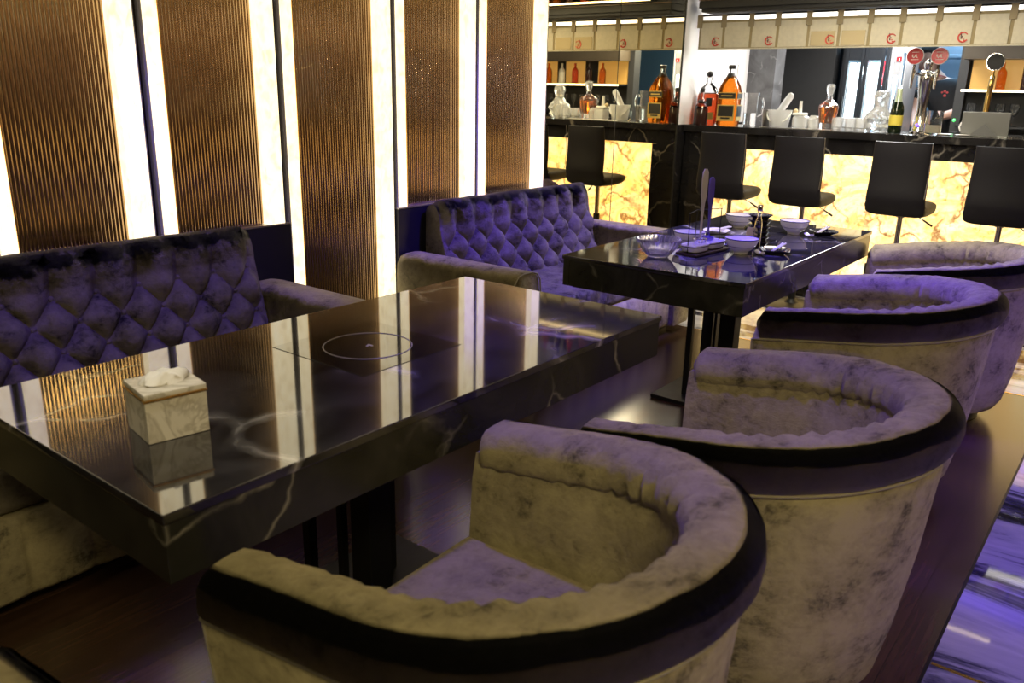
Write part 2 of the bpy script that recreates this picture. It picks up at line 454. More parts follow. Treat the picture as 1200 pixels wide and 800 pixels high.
struct(box_obj('wall_back', (-3.15, -3.6, 0), (-3, WY+.1, 2.72), M['dark_wall']))
struct(box_obj('wall_far', (9.6, -3.6, 0), (9.75, 2.6, 2.72), M['kitchen_steel']))
struct(box_obj('wall_bar_end', (5.21, WY+.0, 0), (6.42, WY+.15, 1.176), M['bar_marble']))
struct(box_obj('wall_white', (5.21, WY+.0, 1.177), (6.42, WY+.15, 2.72), M['white_wall']))
struct(box_obj('wall_pillar', (6.42, 1.605, 0), (6.62, WY+.15, 2.72), marble('grey marble pillar', (.07, .07, .075), (.14, .14, .15), (.5, .5, .5), .3, 1.5, 3, .012)))
# dark lacquered boards behind the sofas, topped by a thin ledge
for nm, x0, x1 in (('wainscot_left', -.75, 1.625), ('wainscot_right', 2.262, 3.50)):
    struct(box_obj(nm, (x0, WY-.045, 0), (x1, WY+.02, .83), M['dark_board'], bev=.003))
struct(box_obj('trim_4', (-.75, WY-.049, .83), (1.625, WY+.02, .836), M['steel']))
struct(box_obj('trim_5', (2.262, WY-.049, .83), (3.50, WY+.02, .836), M['steel']))

# unseen glow bars added on the walkway wall to reflect in the panels
cv = thing('added_cove_glow', 'added warm glow bar along the top of the walkway wall', 'lamp', (2.5, -3.52, 2.45))
MB().box((0, 0, 0), (7.0, .10, .16), bev=.01).build('diffuser', simple('added warm cove glow', (1, .8, .4), .5, emit=1.2, ecol=(1, .70, .30)), cv)
for z, e in ((1.95, 1.4), (1.62, .7), (1.25, .6)):
    lg = thing('added_ledge_glow', {1.95: 'highest', 1.62: 'middle', 1.25: 'lowest'}[z] + ' of the three thin warm added glow bars on the walkway wall', 'lamp', (2.5, -3.54, z), 0, 'added glow bars on the walkway wall')
    MB().box((0, 0, 0), (6.6, .06, .035), bev=.004).build('diffuser', simple('added warm ledge glow', (1, .7, .4), .5, emit=e*2, ecol=(1, .66, .34)), lg)
# fluted bronze panels
def fluted(x0, x1, z0, label):
    n = max(3, round((x1-x0)/.0138)); p = (x1-x0)/n; sec = []
    for i in range(n):
        for k in range(6):
            a = k/6
            sec.append((x0 + (i+a)*p, WY - .004 - .0021*math.sin(PI*a)**.9))
    sec.append((x1, WY-.004))
    b = MB()
    lo = [Vector((x, y, z0)) for x, y in sec] + [Vector((x1, WY+.018, z0)), Vector((x0, WY+.018, z0))]
    hi = [Vector((x, y, 2.71)) for x, y in lo and sec] + [Vector((x1, WY+.018, 2.71)), Vector((x0, WY+.018, 2.71))]
    b.loft([lo, hi])
    return tag(b.build('fluted_panel', M['bronze'], smooth=50), label, 'wall panel', 'fluted wall panels')
fluted(-.10, .362, .838, 'bronze fluted wall panel cut by the left edge of the photo, above the first sofa')
fluted(.547, .930, .838, 'dark bronze fluted panel, leftmost whole one, above the near tufted sofa')
fluted(1.121, 1.517, .838, 'bronze fluted panel above the right end of the near sofa back')
fluted(1.705, 2.157, .01, 'tall bronze fluted panel running down between the two sofas')
fluted(2.349, 2.756, .838, 'bronze fluted panel above the left half of the far sofa')
fluted(2.948, 3.379, .838, 'narrowest-looking bronze fluted panel, nearest the mirror wall')

def light_column(x, z0, label, right=True):
    t = thing('light_column', label, 'wall light', (x, WY, z0), 0, 'light columns on the panelled wall')
    H = 2.71-z0
    MB().box((.040, -.014, H/2), (.080, .055, H), bev=.002).build('light_strip', M['strip'], t)
    if right:
        b = MB()
        b.box((.1025, .008, H/2), (.045, .02, H))
        b.build('metal_channel', M['dark_channel'], t)
        for xx in (.0865, .1185): MB().box((xx, -.006, H/2), (.012, .038, H), bev=.001).build('grey_flange', M['flange'], t)
        MB().box((.1525, -.008, H/2), (.055, .044, H), bev=.002).build('light_strip', M['strip'], t)
        MB().box((.1825, -.008, H/2), (.004, .046, H)).build('gold_edge', M['gold'], t)
    else:
        MB().box((.0865, -.012, H/2), (.012, .052, H), bev=.001).build('metal_edge', M['steel'], t)
    return t
light_column(.362, .838, 'glowing cream light column at the far left edge of the photo')
light_column(.933, .838, 'glowing double light column above the middle of the near sofa')
light_column(1.519, .01, 'glowing double light column at the right end of the near sofa')
light_column(2.161, .01, 'tall glowing light column dropping down beside the far sofa arm')
light_column(2.760, .838, 'glowing double light column above the middle of the far sofa')
light_column(3.383, .838, 'single glowing light strip bordering the mirror wall', right=False)

# mirror wall: two sheets with a joint
for nm, x0, x1, lb in (('wall_mirror', 3.482, 4.315, 'tall golden mirror sheet beside the last light strip'),
                       ('wall_mirror', 4.320, 5.21, 'tall golden mirror sheet next to the bar counter end')):
    tag(box_obj(nm, (x0, WY, .0), (x1, WY+.02, 2.71), M['mirror']), lb, 'mirror', 'mirror sheets of the wall')
struct(box_obj('trim_6', (4.3148, WY-.001, 0), (4.3202, WY+.02, 2.71), M['black_metal']))
struct(box_obj('trim_7', (5.205, WY-.006, 0), (5.215, WY+.02, 2.71), M['black_metal']))

# ------------------------------------------------------------------ dining tables
def make_table():
    t = thing('dining_table', 'near black marble hotpot table with a white tissue box on it', 'table', (0, 0, 0), 0, 'black marble hotpot tables')
    L, Wd, H, ap = 1.627, .8, .75, .118
    b = MB(); b.box((L/2, Wd/2, H-.009), (L, Wd, .018), bev=.003); b.build('tabletop', M['black_marble'], t)
    b = MB()   # mitred apron, set back a hair under the polished top
    e = .004
    for (cx, cy_, dx, dy) in ((L/2, .02, L-2*e, .03), (L/2, Wd-.02, L-2*e, .03), (.02, Wd/2, .03, Wd-.07), (L-.02, Wd/2, .03, Wd-.07)):
        b.box((cx, cy_, H-.018-ap/2+.004), (dx, dy, ap-.008), bev=.002)
    b.box((L/2, Wd/2, H-.018-ap+.004), (L-.07, Wd-.07, .012))
    b.build('apron', M['side_marble'], t)
    c = MB().box((.82, .43, H+.0006), (.345, .345, .0012), bev=.0004).build('induction_cooktop', simple('black ceramic glass', (.008, .008, .009), .04, ior=1.7), t)
    pts = [(.82+.115*math.cos(2*PI*k/48), .43+.115*math.sin(2*PI*k/48), H+.0013) for k in range(48)]
    MB().tube(pts, .0016, 4, closed=True).build('ring_mark', simple('grey ring print', (.30, .28, .30), .4), c)
    q = .05
    b = MB(); b.box((.82, .43, H+.0014), (.02, .006, .0006), rz=.5); b.box((.825, .425, H+.0014), (.006, .016, .0006)); b.build('centre_mark', simple('pale print', (.5, .48, .46), .4), c)
    MB().box((.73, .34, .32), (.075, .075, .60), bev=.004).build('pedestal_post', M['black_metal'], t)
    MB().box((.90, .50, .32), (.075, .075, .60), bev=.004).build('pedestal_post', M['black_metal'], t)
    MB().box((.655, .50, .32), (.028, .028, .60), bev=.003).build('support_bar', M['black_metal'], t)
    MB().box((.70, .42, .32), (.022, .022, .60), bev=.003).build('support_bar', M['black_metal'], t)
    MB().box((.81, .42, .01), (.52, .42, .02), bev=.004).build('base_plate', M['black_metal'], t)
    return t
table1 = make_table()
table2 = copy_tree(table1); table2.location = (2.225, -.015, 0); table2.rotation_euler.z = math.radians(.5)
table2['label'] = 'far black marble hotpot table laid with white bowls and plates'

# ------------------------------------------------------------------ tub armchairs
def u_path(W, yf, n=64):
    """points and outward normals of a U: straight arms, round back"""
    pts = []; s = .03
    yb = 0.0
    La = yf - yb; arc = PI*W; tot = 2*La+arc
    for i in range(n+1):
        d = tot*i/n
        if d < La: p = (-W, yf-d); nn = (-1, 0)
        elif d < La+arc:
            a = PI + (d-La)/W
            p = (W*math.cos(a), yb+W*math.sin(a)); nn = (math.cos(a), math.sin(a))
        else: p = (W, yb+(d-La-arc)); nn = (1, 0)
        pts.append((Vector((p[0], p[1], 0)), Vector((nn[0], nn[1], 0)), i/n))
    return pts
def rim_h(t):      # arms slope down to the front
    return .685 + .085*math.sin(PI*t)**1.1
def make_chair():
    t = thing('tub_armchair', '', 'armchair', (0, 0, 0), 0, 'velvet tub armchairs along the marble tables')
    W, yf = .39, .32
    P = u_path(W, yf, 72)
    # shell below the roll
    b = MB(); secs = []; naps = []
    for p, n, u in P:
        h = rim_h(u); sec = []; nap = []
        prof = [(.13, .062, .0), (.088, .070, .3), (.068, .105, .5), (.045, .22, .55), (.020, .42, .55), (.004, h-.16, .55), (.0, h-.088, .5),
                (.03, h-.06, 0), (.085, h-.06, 0), (.098, h-.12, .1), (.105, .44, .1), (.11, .30, .1), (.135, .075, 0)]
        for d, z, k in prof:
            wv = .003*noise.noise(Vector((p.x*7, p.y*7, z*7)))
            q = p - n*(d+wv); sec.append(Vector((q.x, q.y, z))); nap.append((0, 0, k))
        secs.append(sec); naps.append(nap)
    b.loft(secs, naps=naps); b.build('shell', M['velvet'], t, 50)
    # upholstered roll
    b = MB(); secs = []; naps = []; N = 20
    cl = [0.0, .003, .008, .016]
    idx = list(range(len(P)))
    L = 2*yf+PI*W
    for i in idx:
        p, n, u = P[i]; h = rim_h(u); d_end = min(u, 1-u)*L
        k_end = 1.0 if d_end > .03 else math.sqrt(max(.05, 1-(1-d_end/.03)**2))
        sec = []; nap = []
        for k in range(N):
            a = 2*PI*k/N
            ca, sa = math.cos(a), math.sin(a)
            ex = math.copysign(abs(ca)**.78, ca)*.066; ez = math.copysign(abs(sa)**.78, sa)*.053
            # gathers on the inner side, strongest round the bend
            g = 0
            if ca < .5:
                g = .0075*math.sin(u*190+6*ca+2*noise.noise(Vector((u*9, 0, 0))))*min(1, (.5-ca))*(.35+.65*math.exp(-((u-.28)/.12)**2)+.65*math.exp(-((u-.72)/.12)**2))
            g += .003*noise.noise(Vector((p.x*11, p.y*11, a)))
            ex += g*ca; ez += g*sa
            kk = k_end
            q = p + n*(ex*kk - .049 + .008)
            sec.append(Vector((q.x, q.y, h - .05 + ez*kk)))
            tx = sa; tz = -ca       # runs from the inside over the top and down the outside
            st = 5.5*max(0, min(1, (ca-.25)*3)) if ca > 0 else .25
            nap.append((n.x*tx*st*.5, n.y*tx*st*.5, tz*st))
        secs.append(sec); naps.append(nap)
    b.loft(secs, naps=naps); b.build('arm_roll', M['velvet'], t, 60)
    # seam piping under the roll and down the arm fronts
    b = MB(); b.tube([p + n*.002 + Vector((0, 0, rim_h(u)-.098)) for p, n, u in P], .0048, 6)
    b.build('seam_piping', M['piping'], t)
    for sgn, u in ((-1, 0), (1, 1)):
        h = rim_h(u)
        pts = [(sgn*(W-d), yf+.003, z) for d, z in ((.07, .11), (.045, .22), (.020, .42), (.003, h-.10))]
        MB().tube(pts, .0045, 6).build('front_piping', M['piping'], t)
    # seat cushion
    b = MB(); Wi = W-.115
    ring = [(x, y) for x, y in [( (p - n*.117).x, (p - n*.117).y) for p, n, u in P]]
    ring = [(x, min(y, yf+.0)) for x, y in ring]
    secs = []; cx0, cy0 = 0, .0
    for k, z in ((.97, .29), (1, .31), (1, .41), (.985, .43), (.93, .445), (.6, .455), (.2, .46)):
        secs.append([Vector((x*k, (y-.02)*k+.02, z)) for x, y in ring])
    b.loft(secs, naps=[[(0, 0, 0)]*len(ring)]*len(secs)); b.build('seat_cushion', M['velvet'], t, 60)
    b = MB(); ring2 = [((p - n*.15).x, (p - n*.15).y) for p, n, u in P]
    b.prism(ring2, .002, .075); b.build('plinth', M['black_metal'], t)
    b = MB(); b.box((0, yf-.03, .17), (2*(W-.115), .03, .23), bev=.01); b.build('front_panel', M['velvet'], t)
    return t
chair0 = make_chair()
CH = [(.415, -.37, 2, 'nearest velvet tub armchair, filling the bottom middle of the photo'),
      (1.262, -.485, 4, 'velvet tub armchair second from the front, beside the right end of the near table'),
      (2.54, -.385, 5, 'velvet tub armchair at the near corner of the far table'),
      (3.56, -.41, 16, 'farthest velvet tub armchair, cut by the right edge near the bar'),
      (-.65, -.335, 0, 'velvet tub armchair of which only an arm tip shows in the bottom left corner')]
for i, (x, y, a, lb) in enumerate(CH):
    o = chair0 if i == 0 else copy_tree(chair0)
    o.location = (x, y, 0); o.rotation_euler.z = math.radians(a); o['label'] = lb

# ------------------------------------------------------------------ tufted sofas
def make_sofa():
    """local origin: left front floor corner, x along the wall, y towards the wall"""
    t = thing('tufted_sofa', 'near button-tufted velvet sofa behind the near marble table', 'sofa', (0, 0, 0), 0, 'tufted sofas against the panelled wall')
    L, D, aw = 1.78, .74, .21
    # backrest -----------------------------------------------------------
    x0, x1 = aw+.004, L-aw-.004
    nx, rows = 440, []
    prof = []
    for k in range(72):
        f = k/71; prof.append((.560+.085*f, .40+.33*f, f, 'f'))
    for k in range(1, 17):
        a = k/16*PI*.92
        prof.append((.645+.043*(1-math.cos(a))*1.05, .73+.115*math.sin(a*.54)**.8 if False else .73+.108*math.sin(min(a, PI/2)) - .05*(1-math.cos(max(0, a-PI/2))), 1+k/16, 't'))
    prof += [(.738, .55, 3, 'b'), (.738, .30, 3, 'b')]
    sp_x, sp_z = .075, .090
    b = MB(); secs = []; naps = []
    btn = []
    for i in range(nx+1):
        x = x0 + (x1-x0)*i/nx
        endf = min(1, min(x-x0, x1-x)/.05); endf = endf*endf*(3-2*endf)
        sec = []; nap = []
        for (y, z, f, seg) in prof:
            off = 0; nz = (-.97, .25)
            if seg == 'f' or f <= 2:
                s_arc = (f*.345 if seg == 'f' else .345+(f-1)*.17)
                v = (s_arc-.055)/sp_z; u = (x-x0-.04)/sp_x
                vt = 3.0
                if v <= vt:
                    s1 = abs(math.sin(PI*(u+v)/1*.5)); s2 = abs(math.sin(PI*(u-v)*.5))
                    hgt = (s1*s2)**.6
                else:
                    c_ = abs(math.cos(PI*u*.5*1)) if False else abs(math.sin(PI*(u)*.5))
                    full = (abs(math.sin(PI*(u+vt)*.5))*abs(math.sin(PI*(u-vt)*.5)))**.6
                    k = max(0, 1-(v-vt)/1.1)
                    hgt = full*k + .95*(1-k)
                off = .060*hgt*endf + .01*(1-endf)
            if seg == 't':
                a = (f-1)*PI*.92*.55
                nz = (-math.cos(a), math.sin(a)); off *= max(0, 1-(f-1)*.75)
            if seg == 'b': off = 0; nz = (1, 0)
            off += .004*noise.noise(Vector((x*9, f*3, 1)))
            sec.append(Vector((x, y+nz[0]*off, z+nz[1]*off)))
            nap.append((0, 0, 0) if seg == 'f' else (0, 1.3*min(1, (f-1)*3), -.3) if seg == 't' else (0, 0, 0))
        secs.append(sec); naps.append(nap)
    b.loft(secs, closed=True, naps=naps)
    back = b.build('backrest', M['velvet_sofa'], t, 70)
    # buttons where both crease families cross: u+v and u-v even
    for vi in range(0, 4):
        for ui in range(0, 20):
            if (ui+vi) % 2: continue
            x = x0+.04+ui*sp_x
            if x > x1-.03 or x < x0+.03: continue
            f = (vi*sp_z+.055)/.345
            MB().ball((x, .558+.085*f-.006, .40+.33*f), .0095, 2, (1, .6, 1)).build('button', M['velvet_sofa'], back)
    # seat and base
    MB().box((L/2, .30, .365), (L-2*aw-.01, .52, .13), bev=.03, seg=4).build('seat_cushion', M['velvet_sofa'], t)
    b = MB(); secs = []; n = 240; naps = []
    xa, xb = aw+.003, L-aw-.003
    for i in range(n+1):
        x = xa+(xb-xa)*i/n
        c_ = abs(math.sin(PI*(x-xa)/.17))**.35
        y = .035 - .016*c_
        secs.append([Vector((x, y+.01, .06)), Vector((x, y, .075)), Vector((x, y, .285)), Vector((x, y+.01, .297)), Vector((x, .52, .297)), Vector((x, .52, .06))])
        naps.append([(0, 0, .3)]*6)
    b.loft(secs, naps=naps); b.build('base', M['velvet'], t, 60)
    b = MB(); b.box((L/2, .40, .03), (L-.10, .56, .055)); b.build('plinth', M['black_metal'], t)
    # arms: box arms with a padded soft top
    for sgn, xc in ((-1, aw/2), (1, L-aw/2)):
        b = MB(); secs = []; naps = []
        hw = aw/2-.002
        pr = [(-hw+.006, .055), (-hw, .08), (-hw, .35), (-hw, .52), (-hw+.006, .575), (-hw+.03, .605), (-hw+.07, .616), (hw-.07, .616), (hw-.03, .605), (hw-.006, .575), (hw, .52), (hw, .35), (hw, .08), (hw-.006, .055)]
        npz = [0, .3, -.2, -1.3, -1.3, -.5, 0, 0, -.5, -1.3, -1.3, -.2, .3, 0]
        for y, k in ((.0, .90), (.006, .96), (.02, 1), (.06, 1), (.4, 1), (.70, 1), (.735, .97)):
            secs.append([Vector((xc+x*k, y, .055+(z-.055)*(1-(1-k)*.25))) for x, z in pr])
            naps.append([(0, 0, q) for q in npz])
        b.loft(secs, naps=naps); b.build('arm', M['velvet'], t, 60)
        b = MB(); b.tube([(xc+x*.985, -.001, z) for x, z in [(a_[0], a_[1]-.004) for a_ in pr[1:-1]]], .004, 6); b.build('arm_piping', M['piping'], t)
    return t
sofa1 = make_sofa(); sofa1.location = (-.215, 1.045, 0)
sofa2 = copy_tree(sofa1); sofa2.location = (2.225, 1.045, 0)
sofa2['label'] = 'far button-tufted velvet sofa lit purple, behind the table with bowls'

# ------------------------------------------------------------------ tissue box
tb = thing('tissue_box', 'white marble-print tissue box with gold rim on the near table', 'tissue box', (.193, .311, .7505), math.radians(-10))
MB().box((0, 0, .041), (.116, .114, .082), bev=.002).build('box_body', M['tissue_box'], tb)
MB().box((0, 0, .0845), (.120, .118, .005), bev=.001).build('gold_rim', M['gold'], tb)
b = MB(); b.box((0, 0, .0925), (.117, .115, .011), bev=.002); b.build('lid', M['tissue_box'], tb)
b = MB(); secs = []
for i, (r, z) in enumerate(((.034, .0985), (.036, .104), (.030, .113), (.022, .118), (.008, .117))):
    secs.append([Vector((r*1.25*math.cos(2*PI*k/28)*(1+.16*math.sin(5*2*PI*k/28+i)), r*.7*math.sin(2*PI*k/28)*(1+.2*math.sin(3*2*PI*k/28+2*i)), z+.004*math.sin(4*2*PI*k/28+i*.7)*(i > 0))) for k in range(28)])
b.loft(secs); b.build('tissue', M['tissue'], tb, 80)

# ------------------------------------------------------------------ tableware on the far table
TZ = .751
def bowl(x, y, label, s=1):
    t = thing('rice_bowl', label, 'bowl', (x, y, TZ), 0, 'white rice bowls on the far table')
    k = s*1.0
    prof = [(.028, 0), (.030, .008), (.034, .012), (.052, .026), (.065, .046), (.071, .066), (.0685, .066), (.062, .046), (.049, .028), (.03, .017), (.0, .016)]
    MB().lathe([(r*k, z*k) for r, z in prof[:-1]], seg=40).build('bowl_body', M['bowl'], t, 60)
    MB().tube([(.0702*k*math.cos(2*PI*q/40), .0702*k*math.sin(2*PI*q/40), .0655*k) for q in range(40)], .0022, 6, closed=True).build('blue_rim', M['bowl_rim'], t)
    MB().tube([(.0578*k*math.cos(2*PI*q/40), .0578*k*math.sin(2*PI*q/40), .0335*k) for q in range(40)], .0009, 4, closed=True).build('blue_line', M['bowl_rim'], t)
    return t
bowl(2.772, .485, 'white bowl behind the clear glass bowl, left of the ladle')
bowl(2.772, .243, 'white bowl nearest the front edge of the far table, right of the ladle rack')
bowl(3.45, .545, 'white bowl at the back of the far table, behind the black tower')
bowl(3.46, .265, 'white bowl at the right of the far table, beside a black dish')
gb = thing('glass_bowl', 'large ribbed clear glass bowl at the left end of the far table', 'glass bowl', (2.46, .47, TZ)); gb.scale = (.88, .88, .92)
ns = 56; secs = []
def gring(r, z, amp): return [Vector((r*(1+amp*math.cos(28*2*PI*k/112))*math.cos(2*PI*k/112), r*(1+amp*math.cos(28*2*PI*k/112))*math.sin(2*PI*k/112), z)) for k in range(112)]
for r, z, a in ((.045, 0, 0), (.05, .004, .01), (.070, .025, .025), (.092, .055, .025), (.105, .080, .018), (.106, .083, 0), (.101, .080, 0), (.088, .055, 0), (.066, .027, 0), (.04, .010, 0)): secs.append(gring(r, z, a))
MB().loft(secs).build('bowl_body', simple('ribbed clear glass', (.9, .88, .92), .18, ior=1.3, trans=.9), gb, 70)
# ladle rack with two white trays
rk = thing('ladle_rack', 'black wire ladle rack with two white drip trays on the far table', 'rack', (2.688, .376, TZ), math.radians(-5))
def tray(cx, cy_, nm='drip_tray'):
    b = MB(); hw, hd = .062, .042
    def rr(k, z):
        pts = []
        for q in range(32):
            a = 2*PI*q/32; c_, s_ = math.cos(a), math.sin(a)
            pts.append(Vector((cx+hw*k*math.copysign(abs(c_)**.5, c_), cy_+hd*k*math.copysign(abs(s_)**.5, s_), z)))
        return pts
    b.loft([rr(.85, .014), rr(.95, .018), rr(1.0, .036), rr(1.05, .040), rr(1.03, .043), rr(.95, .041), rr(.9, .022)])
    o = b.build(nm, M['bowl'], rk, 50)
    MB().tube([v + Vector((0, 0, 0)) for v in rr(1.06, .0365)], .0016, 5, closed=True).build('dark_line', M['cap_black'], o)
tray(-.068, 0); tray(.068, 0)
b = MB(); b.box((0, 0, .006), (.28, .10, .010), bev=.003); b.build('rack_base', simple('dark wood board', (.035, .018, .012), .4), rk)
b = MB()
for x_ in (-.128, .0, .128):
    b.tube([(x_, .044 if x_ == 0 else 0, .01), (x_, .044 if x_ == 0 else 0, .175)], .0022, 6)
b.tube([(-.135, 0, .175), (0, .044, .175), (.135, 0, .175)], .0016, 6)
b.build('wire_frame', M['black_metal'], rk)
def ladle(x, y, mat, label, h, group, tilt=0, head=True):
    t = thing('skimmer_ladle', label, 'ladle', (x, y, TZ+.027), 0, group)
    dx = tilt
    b = MB(); secs = []
    for z, w_, th in ((.05, .004, .003), (.12, .0045, .003), (.18, .007, .003), (.21, .012, .004), (.27, .0135, .004), (.305, .012, .004), (.318, .006, .003)):
        z *= h/.318
        secs.append([Vector((w_*math.cos(2*PI*k/14)*.62+dx*z, -w_*math.cos(2*PI*k/14)*.78 + th*math.sin(2*PI*k/14), z)) for k in range(14)])
    b.loft(secs); b.build('handle', mat, t, 60)
    b = MB()
    if head:
        for q in range(10):   # wire basket ribs
            a = 2*PI*q/10
            b.tube([(.028*math.cos(a), .028*math.sin(a), .034), (.024*math.cos(a), .024*math.sin(a), .020), (.006*math.cos(a), .006*math.sin(a), .014)], .0014, 5)
        b.tube([(.028*math.cos(2*PI*k/24), .028*math.sin(2*PI*k/24), .034) for k in range(24)], .0022, 6, closed=True)
        b.tube([(.018, 0, .03), (.006, -.004, .045), (0, 0, .06)], .003, 6)
        b.build('basket', M['chrome'], t)
    else:
        b.lathe([(.008, .012), (.024, .018), (.028, .032), (.026, .032), (.020, .021), (.006, .017)], seg=20); b.tube([(.02, 0, .03), (.006, 0, .045), (0, 0, .06)], .003, 6)
        b.build('ladle_cup', mat, t)
    return t
ladle(2.655, .379, simple('pale beige handle', (.62, .58, .46), .35, .2), 'pale-handled wire skimmer standing upright in the rack on the far table', .325, 'ladles in the rack', .0)
ladle(2.745, .386, M['purple_metal'], 'purplish ladle standing upright in the rack, right of the skimmer', .285, 'ladles in the rack', -.02, False)
# black tiered condiment tower with a hanging tag
tw = thing('condiment_tower', 'stack of black ribbed condiment cups at the middle of the far table', 'condiment stack', (3.02, .268, TZ))
for k in range(6):
    z = k*.0235
    MB().lathe([(.034, z), (.036, z+.006), (.046, z+.015), (.053, z+.019), (.053, z+.0215), (.036, z+.0232)], seg=28).build('condiment_cup', M['black_plate'], tw, 50)
MB().prism([(-.026, -.006), (-.018, -.026), (.018, -.026), (.026, -.006), (.02, .02), (-.02, .02)], -.002, .002, (-.052, .012, .065), Matrix.Rotation(PI/2, 3, 'X') @ Matrix.Rotation(.5, 3, 'Y') if False else Matrix.Rotation(-.95, 3, 'Z') @ Matrix.Rotation(PI/2, 3, 'X')).build('paper_tag', simple('pale yellow tag', (.75, .66, .35), .6), tw)
gbt = thing('sauce_bottle', 'tall thin clear glass bottle with silver cap in front of the black cups', 'bottle', (2.935, .240, TZ)); gbt.scale = (.78, .78, 1.05)
MB().lathe([(.020, 0), (.021, .004), (.021, .10), (.018, .118), (.0125, .13), (.0125, .158), (.010, .158), (.010, .13), (.016, .115), (.0185, .10), (.0185, .006)], seg=24).build('bottle_body', M['glass'], gbt, 50)
MB().lathe([(.0145, .157), (.0155, .160), (.0155, .178), (.013, .182), (.006, .182)], seg=20).build('cap', M['chrome'], gbt)
MB().lathe([(.018, .007), (.018, .055)], seg=20).build('sauce', M['darkspirit'], gbt)
# dishes
def dish(x, y, rz, mat, label, r=.062, sq=.55, group='small dishes on the far table'):
    t = tag(empty('sauce_dish', (x, y, TZ), rz), label, 'dish', group)
    def rg(k, z): return [Vector((r*k*math.copysign(abs(math.cos(a))**sq, math.cos(a)), r*k*math.copysign(abs(math.sin(a))**sq, math.sin(a)), z + (.004*abs(math.cos(2*a)) if k > .9 else 0))) for a in [2*PI*q/32 for q in range(32)]]
    MB().loft([rg(.55, 0), rg(.62, .002), rg(.98, .013), rg(1.0, .016), rg(.92, .0135), rg(.58, .006)]).build('dish_body', mat, t, 60)
    return t
dish(2.885, .135, .4, M['black_plate'], 'small black square dish at the front edge of the far table')
dish(3.555, .150, .7, M['black_plate'], 'small black square dish at the far right corner of the table')
dish(3.19, .545, .2, M['bowl'], 'small white dish in front of the rearmost bowl')
dish(2.79, .605, .2, M['black_plate'], 'small black dish at the back beside the glass bowl')
def sticks(x, y, z, rz, label):
    t = thing('chopsticks', label, 'chopsticks', (x, y, z), rz, 'pairs of chopsticks on the far table')
    for d in (-.006, .006):
        MB().tube([(-.11, d*.6, .004), (.11, d, .004)], [.0022, .004], 6).build('chopstick', M['chopstick'], t)
    return t
def rest(x, y, rz, label):
    t = tag(MB().loft([[Vector((xx, .012*math.cos(a), .006+.006*math.sin(a)+abs(xx)*.25)) for a in [2*PI*q/10 for q in range(10)]] for xx in (-.025, -.015, 0, .015, .025)]).build('chopstick_rest', M['bowl'], None, 60), label, 'chopstick rest', 'chopstick rests on the far table')
    t.location = (x, y, TZ); t.rotation_euler.z = rz
sticks(2.92, .135, TZ+.018, math.radians(8), 'pale chopsticks lying across the front black dish')
sticks(3.56, .155, TZ+.018, math.radians(5), 'pale chopsticks lying across the far right black dish')
sticks(3.20, .54, TZ+.018, math.radians(-5), 'pale chopsticks lying across the white dish')
sticks(2.66, .60, TZ+.001, math.radians(2), 'pale chopsticks lying behind the glass bowl')
rest(2.800, .170, .9, 'small white chopstick rest left of the front black dish')
rest(3.42, .175, .9, 'small white chopstick rest beside the far right black dish')

# ------------------------------------------------------------------ bar counter
BX = 5.297
bar = thing('bar_counter', 'long black marble bar counter with a glowing onyx front', 'bar counter', (BX, 0, 0))
Y0, Y1 = -2.4, 1.832
def bb(name, lo, hi, mat, bev=.002):
    lo, hi = Vector(lo), Vector(hi); return MB().box((lo+hi)/2, hi-lo, bev=bev).build(name, mat, bar)
bb('counter_top', (0, Y0, 1.128), (.56, Y1, 1.176), M['bar_marble'])
bb('upper_rail', (.045, Y0, 1.022), (.10, Y1, 1.127), M['bar_marble'])
bb('end_panel', (.03, 1.575, .0), (.12, Y1, 1.021), M['bar_marble'])
bb('kick_plate', (.06, Y0, 0), (.12, 1.574, .11), M['bar_marble'])
bb('onyx_front', (.075, Y0, .111), (.10, 1.573, 1.021), M['onyx'])
bb('counter_body', (.125, Y0, 0), (.50, Y1, 1.127), M['dark_board'])

